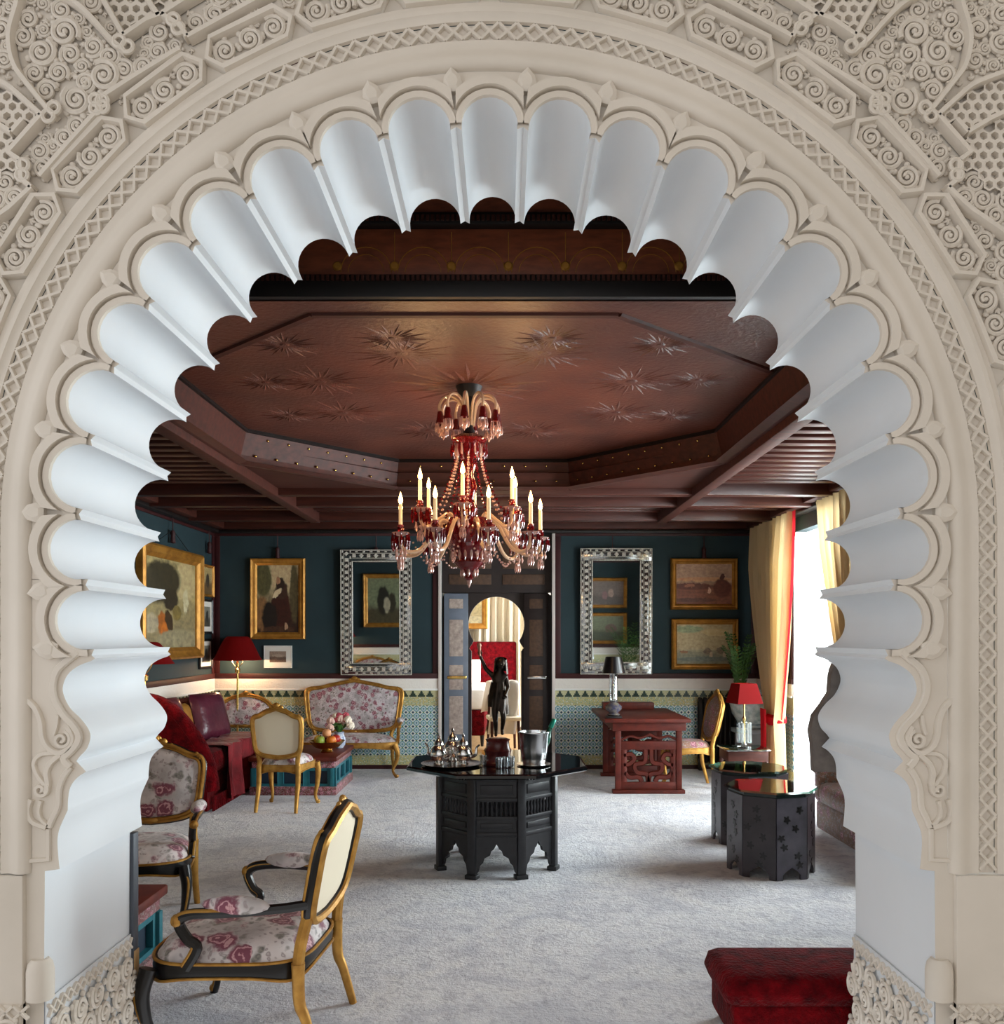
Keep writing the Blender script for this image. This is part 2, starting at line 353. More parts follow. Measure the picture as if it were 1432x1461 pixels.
def painting(name, sky, ground, blobs, horizon=0.45, soft=0.08):
    """flat picture: a two-tone ground and soft blobs (cx, cy, rx, ry, angle, colour) in picture coordinates 0..1"""
    m, nt, p = newmat(name); p.inputs['Roughness'].default_value = 0.5
    t = nt.nodes.new('ShaderNodeTexCoord'); sp = nt.nodes.new('ShaderNodeSeparateXYZ'); nt.links.new(t.outputs['Generated'], sp.inputs[0])
    x, y = sp.outputs[0], sp.outputs[2]
    nz = noise(nt, t.outputs['Generated'], 6, 5); n2 = noise(nt, t.outputs['Generated'], 15, 6)
    yy = math_(nt, 'ADD', y, math_(nt, 'MULTIPLY', math_(nt, 'SUBTRACT', nz, 0.5), 0.25))
    col = ramp(nt, yy, [(max(0, horizon-soft), S(ground)), (horizon+soft, S(sky))])
    dx = math_(nt, 'MULTIPLY', math_(nt, 'SUBTRACT', nz, 0.5), 0.12); dy = math_(nt, 'MULTIPLY', math_(nt, 'SUBTRACT', n2, 0.5), 0.10)
    X = math_(nt, 'ADD', x, dx); Y = math_(nt, 'ADD', y, dy)
    for cx, cy, rx, ry, an, c in blobs:
        a = math_(nt, 'SUBTRACT', X, cx); b = math_(nt, 'SUBTRACT', Y, cy); ca, sa = math.cos(an), math.sin(an)
        u = math_(nt, 'DIVIDE', math_(nt, 'ADD', math_(nt, 'MULTIPLY', a, ca), math_(nt, 'MULTIPLY', b, sa)), rx)
        v = math_(nt, 'DIVIDE', math_(nt, 'SUBTRACT', math_(nt, 'MULTIPLY', b, ca), math_(nt, 'MULTIPLY', a, sa)), ry)
        d = math_(nt, 'SQRT', math_(nt, 'ADD', math_(nt, 'MULTIPLY', u, u), math_(nt, 'MULTIPLY', v, v)))
        k = ramp(nt, d, [(0.8, (1, 1, 1, 1)), (1.0, (0, 0, 0, 1))]); col = mixc(nt, k, col, S(c))
    col = mixc(nt, 0.5, col, ramp(nt, n2, [(0.3, (0.03, 0.02, 0.02, 1)), (0.7, (0.6, 0.55, 0.45, 1))]), 'OVERLAY')
    nt.links.new(col, p.inputs['Base Color']); return m
# ------------------------------------------------------------------ arch wall (wall_front)
PXM = YF0/F                                   # metres per photo pixel on the front face of the arch wall
def fx(px): return (px-CX)*PXM
def fz(py): return H-(py-CY)*PXM
def P2(p): return (fx(p[0]), fz(p[1]))
ACX, ACY = 698.5, 755.0                        # arch centre
CUSP = [(650.5, 178.6), (546.7, 194.3), (452.4, 233.7), (356, 281.6), (276.4, 348.7), (211, 432), (160.5, 522.7), (127, 626.4), (110, 733), (119.5, 835), (128, 935)]
cusps = [(2*ACX-x, y) for x, y in reversed(CUSP)]+CUSP            # from lower right over the top to lower left
cusps = cusps[::-1]                                              # lower left ... lower right
SCURVE = [(130, 943), (112, 950), (97, 962), (90, 978), (91, 992), (100, 1010), (115, 1025), (126, 1040), (129, 1052), (124, 1068), (114, 1079), (109, 1086)]
SCURVE2 = [(122.7, 1101), (112, 1108), (103, 1118), (98.6, 1129), (97, 1143), (96.5, 1156)]
SCURVE3 = [(90, 1170), (84, 1185), (82, 1200), (83, 1220), (85, 1240)]
def sm2(pts, n=4): return [(v.x, v.y) for v in spline([(p[0], p[1], 0) for p in pts], n)]
S1 = sm2(SCURVE); S2 = sm2(SCURVE2); S3 = sm2(SCURVE3)
FOOT = [(64, 1243), (63, 1367), (62, 1660)]
LEFT = [[S1[-1]]+[S2[0]], ]                     # (kept for clarity: the small fillet between the two curves)
wall = MB()
root = thing('wall_front', 'white carved stucco wall pierced by a scalloped horseshoe arch', 'wall'); struct(root)

def lobes():
    out = []
    for i in range(len(cusps)-1):
        a = Vector(cusps[i]); b = Vector(cusps[i+1]); t = (b-a).normalized(); c = (a+b)/2
        n = Vector((t.y, -t.x))
        if n.dot(c-Vector((ACX, 740))) < 0: n = -n
        out.append((a+t*8, b-t*8, t, n, c, (b-a).length))
    return out
LB = lobes()
def extr(pts, name, mat):
    m = MB(); vs = []
    for p in pts:
        x, z = P2(p); vs += [(x, YF0, z), (x, YF1, z)]
    m.add(vs, [(2*i, 2*i+1, 2*i+3, 2*i+2) for i in range(len(pts)-1)])
    return m.obj(name, mat, root, 30)
profile = []                                   # whole front outline, lower left -> lower right
def arc(c, t, n, r, a0, a1, k):
    return [c+t*(r*math.cos(a))+n*(r*math.sin(a)) for a in [a0+(a1-a0)*i/k for i in range(k+1)]]
left_low = [tuple(p) for p in reversed(S1+S2+S3+FOOT)]
right_low = [(2*ACX-p[0], p[1]) for p in S1+S2+S3+FOOT]
extr(left_low[:len(FOOT)+1][::1], 'jamb', MAT['plaster']); extr(right_low[-len(FOOT)-1:], 'jamb', MAT['plaster'])
extr(left_low[len(FOOT)-0:], 'jamb_curve', MAT['plaster']); extr(right_low[:len(right_low)-len(FOOT)], 'jamb_curve', MAT['plaster'])
profile += left_low
for i, (a, b, t, n, c, L) in enumerate(LB):
    inn = -n
    pts = [Vector(p) for p in arc((a+b)/2, -t, n, (b-a).length/2, 0, PI, 16)]
    rib = [a-t*16, a-t*16+inn*7, a-t*8+inn*2.5, a+inn*7, a]
    if i == 0: rib = [Vector(left_low[-1]), a-t*13+inn*7, a-t*8+inn*2.5, a+inn*7, a]
    extr([tuple(p) for p in rib], 'rib', MAT['plaster'])
    extr([tuple(p) for p in pts], 'flute', MAT['plaster'])
    profile += [tuple(p) for p in rib[1:]]+[tuple(p) for p in pts[1:]]
    if i == len(LB)-1:
        rib = [b, b+inn*7, b+t*8+inn*2.5, b+t*13+inn*7, Vector(right_low[0])]
        extr([tuple(p) for p in rib], 'rib', MAT['plaster']); profile += [tuple(p) for p in rib[1:]]
profile += right_low[1:]
# face plates: from the outline out to the archivolt (front) and out to the room corners (back)
def outer(p, r):
    x, y = p
    if y >= ACY: return (ACX-r if x < ACX else ACX+r, y)
    d = math.hypot(x-ACX, y-ACY); return (ACX+(x-ACX)*r/d, ACY+(y-ACY)*r/d)
m = MB(); vs = []
for p in profile:
    q = outer(p, 653 if p[1] < 1241.5 else 676); vs += [(fx(p[0]), YF0, fz(p[1])), (fx(q[0]), YF0, fz(q[1]))]
m.add(vs, [(2*i, 2*i+1, 2*i+3, 2*i+2) for i in range(len(profile)-1)]); m.obj('arch_face', MAT['stucco'], root, 30)
m = MB(); vs = []
for p in profile:
    q = outer(p, 660); vs += [(fx(p[0]), YF1, fz(p[1])), (fx(q[0]), YF1, fz(q[1]))]
m.add(vs, [(2*i, 2*i+1, 2*i+3, 2*i+2) for i in range(len(profile)-1)]); m.obj('inner_face', MAT['plaster'], root, 30)
m = MB()                                        # painted rest of the inner face
cir = [outer((ACX-math.cos(a)*100, ACY-math.sin(a)*100), 659) for a in [PI*i/48 for i in range(49)]]
cir = [(ACX-659, 1660)]+cir+[(ACX+659, 1660)]
vs = []
for i, p in enumerate(cir):
    x, z = P2(p)
    if i < 2: q = (XL-0.3, max(z, 0)) if i == 0 else (XL-0.3, z)
    elif i >= len(cir)-2: q = (XR+0.3, z)
    else:
        dx, dz = x-fx(ACX), z-fz(ACY); k = min((4.0/abs(dx)) if abs(dx) > 1e-6 else 1e9, (4.1-fz(ACY))/max(dz, 1e-6)); q = (fx(ACX)+dx*k, fz(ACY)+dz*k)
    vs += [(x, YF1+0.002, z), (q[0], YF1+0.002, q[1])]
m.add(vs, [(2*i, 2*i+1, 2*i+3, 2*i+2) for i in range(len(cir)-1)]); m.obj('painted_face', MAT['green'], root, 0)

# raised mouldings round every scallop, and along the S-curves
def arcband(c, t, n, r0, r1, half, y0, y1, k=14):
    def a0(r): return math.acos(min(1.0, half/r)) if r > half else 0.0
    mb = MB(); vs = []
    for i in range(k+1):
        for r, y in ((r0, y1), (r0, y0), (r1, y0), (r1, y1)):
            s = a0(r); a = s+(PI-2*s)*i/k; p = c+t*(r*math.cos(a))+n*(r*math.sin(a)); vs.append((fx(p.x), y, fz(p.y)))
    mb.add(vs, [(i*4+j, i*4+j+1, i*4+j+5, i*4+j+4) for i in range(k) for j in range(3)]); return mb
for (a, b, t, n, c, L) in LB:
    r = (b-a).length/2; c2 = (a+b)/2
    mb = arcband(c2, -t, n, r, r+9, L/2+2, YF0-0.014, YF0+0.001); mb2 = arcband(c2, -t, n, r+12.5, r+25, L/2, YF0-0.026, YF0+0.001)
    mb.obj('scallop_lip', MAT['stucco'], root, 30); mb2.obj('scallop_moulding', MAT['stucco'], root, 30)
leaf_poly = [(-6, 4), (-9, 12), (-7, 20), (0, 28), (7, 20), (9, 12), (6, 4)]
lm = MB(); cc = len(leaf_poly)
vs = [(x*PXM, 0, z*PXM) for x, z in leaf_poly]+[(x*PXM, -0.020, z*PXM) for x, z in leaf_poly]+[(x*PXM*0.55, -0.028, (14+(z-14)*0.55)*PXM) for x, z in leaf_poly]
lm.add(vs, [(i, (i+1) % cc, cc+(i+1) % cc, cc+i) for i in range(cc)]+[(cc+i, cc+(i+1) % cc, 2*cc+(i+1) % cc, 2*cc+i) for i in range(cc)]+[tuple(range(2*cc, 3*cc))])
leaf_me = lm.mesh('leaf_finial', MAT['stucco'], 30)
for i, p in enumerate(cusps):
    d = Vector((p[0]-ACX, -(p[1]-740))).normalized()
    if i in (0, len(cusps)-1): d = Vector((-1 if i == 0 else 1, 0.15)).normalized()
    q = (p[0]+d.x*37, p[1]-d.y*37)
    link('leaf_finial', leaf_me, root, (fx(q[0]), YF0, fz(q[1])), (0, math.atan2(d.x, d.y), 0), (1.55, 1, 1.45))
def side(pts): return [pts, [(2*ACX-x, y) for x, y in pts]]
def off(pts, d):
    P = [Vector(p) for p in pts]; o = []
    for i, p in enumerate(P):
        t = (P[min(i+1, len(P)-1)]-P[max(i-1, 0)]).normalized(); nn = Vector((t.y, -t.x)); o.append(tuple(p-nn*(-d)))
    return o
def strap(pts, w, h, name='strap', mat='stucco', y=YF0, smooth=True, n=4):
    pp = [(v.x, v.y) for v in spline([(p[0], p[1], 0) for p in pts], n)] if smooth else pts
    MB().ribbon([P2(p) for p in pp], w*PXM, y-h, y+0.001).obj(name, MAT[mat], root, 35)
def spir(c, r0, a0, turns, sgn, k=26):
    return [(c[0]+r0*(1-0.86*i/k)*math.cos(a0+sgn*turns*2*PI*i/k), c[1]+r0*(1-0.86*i/k)*math.sin(a0+sgn*turns*2*PI*i/k)) for i in range(k+1)]
for s in (0, 1):
    def mir(pts): return [((2*ACX-x) if s else x, y) for x, y in pts]
    # moulding that follows the lower curves
    strap(mir([(126-13, 930), (103, 938), (84, 955), (77, 977), (80, 998), (92, 1019), (106, 1034), (114, 1048), (112, 1060), (102, 1072), (93, 1082), (102, 1094)]), 11, 0.015, 'scroll_moulding')
    strap(mir([(102, 1094), (92, 1108), (86, 1125), (84, 1150), (76, 1168), (71, 1180)]), 9, 0.012, 'scroll_moulding')
    strap(mir([(40, 998), (52, 1010), (60, 1030), (62, 1050), (70, 1066), (86, 1074), (100, 1066), (105, 1052), (98, 1036)]), 9, 0.015, 'scroll_moulding')
    strap(mir(spir((90, 1055), 13, -1.2, 1.5, 1)), 6, 0.016, 'scroll_moulding')
    strap(mir([(84, 1020), (82, 1036), (78, 1048)]), 6, 0.012, 'scroll_moulding')
    strap(mir([(88, 1076), (74, 1088), (68, 1102), (70, 1118), (66, 1130)]), 9, 0.014, 'scroll_moulding')
    strap(mir([(82, 1074), (60, 1076), (50, 1088), (54, 1104), (66, 1120)]), 7, 0.012, 'scroll_moulding')
    strap(mir(spir((60, 1126), 11, -0.6, 1.3, 1)), 6, 0.015, 'scroll_moulding')
    strap(mir([(46, 1140), (42, 1156), (48, 1172), (68, 1180)]), 8, 0.014, 'scroll_moulding')
    strap(mir([(60, 1142), (57, 1156), (60, 1168), (70, 1178)]), 6, 0.012, 'scroll_moulding')
    strap(mir([(70, 1182), (70, 1226), (36, 1228)]), 7, 0.010, 'scroll_moulding', smooth=False)

# archivolt: swept bands (radius px, protrusion m) round the arch and straight down both sides
def archpath():
    P = [(-1, 1245, None)]
    out = [('L', 1245-(1245-ACY)*i/6) for i in range(6)]+[('A', PI*i/72) for i in range(73)]+[('R', ACY+(1245-ACY)*(i+1)/6) for i in range(6)]
    return out
AP = archpath()
def apoint(k, r):
    if k[0] == 'L': return (ACX-r, k[1])
    if k[0] == 'R': return (ACX+r, k[1])
    return (ACX-r*math.cos(k[1]), ACY-r*math.sin(k[1]))
def sweep(prof, name):
    mb = MB(); vs = []; n = len(prof)
    for k in AP:
        for r, y in prof:
            p = apoint(k, r); vs.append((fx(p[0]), YF0-y, fz(p[1])))
    mb.add(vs, [(i*n+j, i*n+j+1, (i+1)*n+j+1, (i+1)*n+j) for i in range(len(AP)-1) for j in range(n-1)]); return mb.obj(name, MAT['stucco'], root, 45)
sweep([(651, -0.012), (653, -0.012), (654, 0.008), (658, 0.020), (665, 0.026), (672, 0.022), (680, 0.012), (686, 0.010), (694, 0.014), (695, 0.004)], 'inner_archivolt')
sweep([(695, 0.0), (719, 0.0)], 'lattice_ground')
sweep([(719, 0.004), (720, 0.016), (728, 0.018), (731, 0.026), (737, 0.026), (740, 0.014), (748, 0.012)], 'outer_archivolt')
xm = MB(); hw = 12.5; hh = 11.5
for sx in (-1, 1):
    xm.ribbon([(-hw*PXM*sx, -hh*PXM), (hw*PXM*sx, hh*PXM)], 5.5*PXM, -0.016, 0.0)
x_me = xm.mesh('lattice_cross', MAT['stucco'], 35)
L = 0; step = 25.5
nA = round(PI*707/step)
pos = [(('A', PI*(i+0.5)/nA), 0) for i in range(nA)]+[((s, ACY+step*(i+0.5)), 1) for s in 'LR' for i in range(19)]
for k, st in pos:
    p = apoint(k, 707); a = 0 if k[0] != 'A' else k[1]-PI/2
    if st: a = PI/2
    link('lattice_cross', x_me, root, (fx(p[0]), YF0, fz(p[1])), (0, a, 0))
# spandrel ground and lower face, flat plates behind the carving
sp = MB(); vs = []
for i in range(49):
    a = PI*i/48; p = (ACX-746*math.cos(a), ACY-746*math.sin(a)); dx, dz = -math.cos(a), math.sin(a)
    k = min(1050/max(abs(dx), 1e-6), 980/max(dz, 1e-6)); q = (ACX+dx*k, ACY-dz*k)
    vs += [(fx(p[0]), YF0+0.006, fz(p[1])), (fx(q[0]), YF0+0.006, fz(q[1]))]
sp.add(vs, [(2*i, 2*i+1, 2*i+3, 2*i+2) for i in range(48)]); sp.obj('spandrel_ground', MAT['stucco'], root, 0)
for s in (-1, 1):
    b = MB()
    x0, x1 = (ACX-746, ACX-1050) if s < 0 else (ACX+746, ACX+1050)
    b.add([(fx(x0), YF0+0.004, fz(ACY)), (fx(x1), YF0+0.004, fz(ACY)), (fx(x1), YF0+0.004, fz(1245)), (fx(x0), YF0+0.004, fz(1245))], [(0, 1, 2, 3)])
    b.obj('side_ground', MAT['stucco'], root, 0)
    # plain pier below the carved band, with the small rounded base beside the opening
    e = ACX+s*661; e2 = ACX+s*1050
    xa, xb = sorted((fx(e), fx(e2)))
    MB().box(xa, xb, YF0-0.022, YF0+0.02, 0.0, fz(1247), c=0.004).obj('pier_face', MAT['stucco'], root)
    xs = fx(ACX+s*642)
    pb = MB(); pb.lathe([(0.041, fz(1425)), (0.041, fz(1385)), (0.036, fz(1374)), (0.026, fz(1368))], 14, T(xs, YF0+0.004, 0)); pb.obj('shaft_base', MAT['stucco'], root)
    # carved dado: outer face and reveal
    MB().box(xa, xb, YF0-0.034, YF0, 0.0, fz(1428), c=0.003).obj('dado_face', MAT['stucco'], root)
    xj = fx(62) if s < 0 else fx(2*ACX-62)
    a_, b_ = sorted((xj-0.004*s*-1*-1, xj-s*0.010))
    MB().box(a_, b_, YF0, YF1, 0.0, 0.50, c=0.002).obj('dado_reveal', MAT['plaster'], root)

# ---- carved ornament: one scroll, one leaf and one knot, copied
def scroll_mesh():
    mb = MB(); k = 34; pts = []; rs = []
    for i in range(k+1):
        t = i/k; a = 1.9*2*PI*t; r = 1.0-0.80*t; pts.append((r*math.cos(a), -0.25-0.10*t, r*math.sin(a))); rs.append(0.21-0.06*t)
    mb.tube(pts, rs, 6); mb.ball((0.04, -0.36, 0.04), (0.2, 0.14, 0.2), 8, 5)
    for j in range(5):
        a = 0.5+j*1.15; mb.ball((1.06*math.cos(a), -0.16, 1.06*math.sin(a)), (0.26, 0.18, 0.26), 7, 5)
    return mb.mesh('scroll', MAT['stucco'], 50)
def leafm():
    mb = MB()
    for a, l in ((-0.8, 0.8), (0, 1.1), (0.8, 0.8)):
        Mx = R(a, 'Y'); mb.ball((0, -0.18, l*0.5), (0.24, 0.2, l*0.55), 8, 6, Mx)
    mb.ball((0, -0.28, 0.0), 0.2, 7, 5); return mb.mesh('acanthus_leaf', MAT['stucco'], 50)
scr_me, lf_me = scroll_mesh(), leafm()
placed = []
def put(me, name, px, py, r, rot, flip=1, y=YF0+0.004):
    o = link(name, me, root, (fx(px), y, fz(py)), (0, rot, 0), (r*PXM*flip, r*PXM*1.15, r*PXM)); return o
def both(me, name, px, py, r, rot, flip=1):
    put(me, name, px, py, r, rot, flip); put(me, name, 2*ACX-px, py, r, -rot, -flip); placed.append((px, py, r))
BND = [10.45*k for k in range(0, 9)]
def pol(deg, r, s=1): a = math.radians(deg); return (ACX-s*r*math.sin(a), ACY-r*math.cos(a))
def loc2(deg, sx, r):  # local frame of a cartouche: along, radius
    a = math.radians(deg); c, s_ = math.cos(a), math.sin(a); x = -r*s_-sx*c; y = -r*c+sx*s_; return (ACX+x, ACY+y)
for k in range(8):
    mid = (BND[k]+BND[k+1])/2; hl = 66
    hexo = [(-hl, 773), (-hl+16, 798), (hl-16, 798), (hl, 773), (hl-16, 752), (-hl+16, 752)]
    for s in (1, -1):
        pts = [loc2(mid, sx, r) for sx, r in hexo]
        if s < 0: pts = [(2*ACX-x, y) for x, y in pts]
        MB().ribbon([P2(p) for p in pts], 8*PXM, YF0-0.028, YF0+0.006, closed=True).obj('cartouche_frame', MAT['stucco'], root, 35)
    for j, sx in enumerate((-38, 0, 38)):
        p = loc2(mid, sx, 775); both(scr_me, 'scroll', p[0], p[1], 17.5, random.uniform(0, 6), 1 if j % 2 else -1)
    for sx, r in ((-19, 789), (19, 761), (-57, 774), (57, 774)):
        p = loc2(mid, sx, r); both(lf_me, 'acanthus_leaf', p[0], p[1], 9, random.uniform(0, 6))
CORNER = [[(36, -6), (30, 20), (20, 60), (27, 100), (48, 130), (72, 160), (84, 172)],
          [(70, -8), (112, 12), (140, 38), (163, 64), (184, 82)],
          [(-50, 104), (-10, 118), (18, 130), (44, 152), (66, 172)], [(66, 172), (36, 206), (20, 224), (36, 236)], [(24, 196), (-10, 176), (-50, 158)], [(24, 196), (40, 178)],
          [(145, -6), (162, 24), (182, 60)], [(182, 60), (214, 38), (236, 30)], [(206, -8), (222, 18), (232, 32)], [(236, 30), (262, 46), (272, 62)], [(36, 236), (38, 262), (52, 274)],
          [(52, 274), (20, 304), (-50, 352)], [(64, 258), (104, 212), (146, 166)], [(150, 148), (200, 116), (262, 78)], [(272, 62), (330, 30), (392, -4)], [(236, 30), (270, 8), (300, -10)]]
for pl in CORNER:
    sm_ = len(pl) > 4
    for s in (0, 1): strap([((2*ACX-x) if s else x, y) for x, y in pl], 9, 0.036, 'strapwork', smooth=sm_)
    for a, b in zip(pl[:-1], pl[1:]):
        for t in (0, 0.33, 0.66, 1): placed.append((a[0]+(b[0]-a[0])*t, a[1]+(b[1]-a[1])*t, 3.5))
knot = MB()
for a in range(2):
    knot.tube([(8*PXM*math.cos(t), -0.034, (a*14-7)*PXM+8*PXM*math.sin(t)) for t in [2*PI*i/14 for i in range(14)]], 3.4*PXM, 6, True)
knot_me = knot.mesh('strap_knot', MAT['stucco'], 50)
for px, py, rt in ((80, 168, 0.6), (182, 72, -1.0), (40, 250, 0.1), (256, 44, -0.5), (148, 158, 0.7), (148, 156, -0.8)):
    for s in (0, 1): link('strap_knot', knot_me, root, (fx((2*ACX-px) if s else px), YF0+0.004, fz(py)), (0, -rt if s else rt, 0))
    placed.append((px, py, 13))
def inpoly(x, y, P):
    c = False; n = len(P)
    for i in range(n):
        x1, y1 = P[i]; x2, y2 = P[(i+1) % n]
        if (y1 > y) != (y2 > y) and x < (x2-x1)*(y-y1)/(y2-y1)+x1: c = not c
    return c
HONEY = [[(-50, 110), (16, 134), (44, 156), (60, 172), (38, 178), (24, 192), (-50, 160)], [(-50, 170), (20, 200), (32, 206), (16, 226), (32, 240), (-50, 300)],
         [(148, -10), (204, -10), (216, 16), (228, 30), (212, 36), (184, 54)], [(210, -12), (280, -12), (262, 6), (236, 26)]]
for hp in HONEY:
    for s in (0, 1):
        hb = MB(); R0 = 8.4
        for j in range(-4, 34):
            for i in range(-4, 40):
                x = i*R0*1.9+(R0*0.95 if j % 2 else 0)-10; y = j*R0*1.65-10
                if not inpoly(x, y, hp): continue
                x_ = (2*ACX-x) if s else x
                ro, ri = R0*1.1, R0*0.72; vs = []
                for rr, yy in ((ro, YF0-0.016), (ri, YF0-0.016), (ri*0.9, YF0+0.005)):
                    for q in range(6):
                        a = PI/6+q*PI/3; vs.append((fx(x_+rr*math.cos(a)), yy, fz(y+rr*math.sin(a))))
                hb.add(vs, [(q, (q+1) % 6, 6+(q+1) % 6, 6+q) for q in range(6)]+[(6+q, 6+(q+1) % 6, 12+(q+1) % 6, 12+q) for q in range(6)])
        if hb.v: tag(hb.obj('honeycomb_panel', MAT['stucco'], root, 20), kind='stuff')
for px, py, r, rt, fl_ in ((95, 50, 21, 0.4, 1), (62, 78, 20, 2.0, -1), (112, 146, 21, 4.0, 1), (151, 112, 22, 1.0, -1), (226, 76, 13, 0.4, 1), (58, 218, 14, 1.5, -1), (22, 284, 15, 0.2, 1), (118, 96, 11, 0.2, 1), (4, 44, 17, 1, 1), (8, 88, 14, 1, -1), (-28, 62, 16, 2, 1), (-30, 24, 15, 2, -1)):
    both(scr_me, 'scroll', px, py, r, rt, fl_)
rr_ = random.Random(3)
for size, name, me, tries in ((15, 'scroll', scr_me, 1500), (10, 'scroll', scr_me, 1500), (8.5, 'acanthus_leaf', lf_me, 3000), (6.5, 'acanthus_leaf', lf_me, 4000)):
    cnt = 0
    for _ in range(tries):
        x = rr_.uniform(-42, 420); y = rr_.uniform(-14, 470); d = math.hypot(x-ACX, y-ACY)
        if d < 806 or (size < 7 and (d > 1050)): continue
        if any(inpoly(x, y, h) for h in HONEY): continue
        if any((x-a)**2+(y-b)**2 < (size*0.95+c)**2*0.62 for a, b, c in placed): continue
        both(me, name, x, y, size, rr_.uniform(0, 6.28), rr_.choice((-1, 1))); cnt += 1
        if cnt > 58: break
# dado carving on the reveals and on the outer face
for s in (-1, 1):
    xj = (fx(62)+0.010) if s < 0 else (fx(2*ACX-62)-0.010)
    rot = PI/2 if s < 0 else -PI/2
    for j in range(4):
        for i in range(5):
            o = link('scroll', scr_me, root, (xj, YF0+0.07+i*0.118+(0.05 if j % 2 else 0), 0.395-j*0.085), None, (0.046, 0.05, 0.046))
            o.rotation_euler = Euler((0, rr_.uniform(0, 6), rot), 'XYZ')
    for i in range(14):
        o = link('lattice_cross', x_me, root, (xj, YF0+0.024+i*0.0435, 0.468), None, (0.75, 0.6, 0.75)); o.rotation_euler = (0, 0, rot)
    for j in range(3):
        for i in range(4):
            px = 20-i*38 if s < 0 else 2*ACX-20+i*38
            put(scr_me, 'scroll', px, 1462+j*36, 17, rr_.uniform(0, 6), rr_.choice((-1, 1)), YF0-0.034)
    for i in range(8):
        px = 40-i*21 if s < 0 else 2*ACX-40+i*21
        link('lattice_cross', x_me, root, (fx(px), YF0-0.034, fz(1437)), None, (0.8, 0.7, 0.8))
# dark timber edge of the folded door that stands behind each jamb
for s, nm in ((-1, 'door_2'), (1, 'door_3')):
    d = MB()
    if s < 0: d.box(-1.462, -1.437, YF1+0.004, YF1+0.05, 0.0, 0.885, c=0.003)
    else:
        pts = [(1188, 944), (1215, 965), (1212, 990), (1205, 1010), (1196, 1022), (1192, 1040), (1196, 1062), (1200, 1068), (1200, 1100), (1158, 1100), (1156, 1060), (1153, 1042), (1158, 1020), (1170, 1004), (1180, 988), (1182, 962)]
        d.prism([((x-CX)/F*(YF1+0.03), H-(y-CY)/F*(YF1+0.03)) for x, y in pts], YF1+0.004, YF1+0.045)
    o = d.obj(nm, M('slate_door_edge', (74, 80, 90), 0.5) if s < 0 else M('grey_timber', (112, 104, 98), 0.7, c2=(84, 76, 72), ns=18)); struct(o)  # right edging is plain grey-brown, mottled by noise
    if s < 0: MB().box(-1.4375, -1.4335, YF1+0.006, YF1+0.048, 0.306, 0.43, c=0.001).obj('hinge_plate', M('tan_hinge_plate', (190, 156, 110), 0.4), o)
    tag(o, 'blue-grey door edge folded back behind the arch jamb' if s < 0 else 'grey timber edging behind the curved arch jamb', 'door')
# unseen hall shell on the viewer's side, added to direct light onto the arch
struct(tag(MB().box(-3.2, 3.6, -3.2, YF0, -0.06, 0.0).obj('floor_hall', M('hall_marble', (190, 182, 170), 0.35, c2=(170, 160, 148), ns=2)), 'unseen pale marble floor of the hall added before the arch', 'floor'))
struct(tag(MB().box(-3.2, 3.6, -3.2, YF0, 4.3, 4.4).obj('ceiling_light_blocker', MAT['stucco']), 'unseen pale plaster ceiling added before the arch to block light', 'ceiling'))
struct(tag(MB().box(3.6, 3.7, -3.2, YF0, 0, 4.3).obj('wall_light_blocker', MAT['stucco']), 'unseen pale plaster side wall added before the arch to block light', 'wall'))  # added on this side so the opposite stucco catches more light
# ------------------------------------------------------------------ salon shell
struct(tag(MB().box(XL, XR, YF1, YB, -0.06, 0.0).obj('floor', MAT['carpet']), 'pale grey mottled wall-to-wall carpet of the salon', 'carpet'))
ZB0, ZB1, ZT, ZC = 0.977, 1.126, 1.19, 2.97     # tile top, white band top, dark rail top, cornice
DX0, DX1 = -0.787, 0.586                        # doorway in the far wall
MAT['merlonground'] = M('pale_olive_tile', (204, 200, 160), 0.4, c2=(190, 186, 142), ns=20)
mer = MB()
st = [(-0.045, 0), (0.045, 0), (0.045, 0.02), (0.03, 0.02), (0.03, 0.042), (0.015, 0.042), (0.015, 0.062), (0.0, 0.078), (-0.015, 0.062), (-0.015, 0.042), (-0.03, 0.042), (-0.03, 0.02), (-0.045, 0.02)]
mer.prism(st, -0.006, 0.0); mer_me = mer.mesh('merlon_tile', M('dark_green_tile', (44, 62, 52), 0.3), 0)
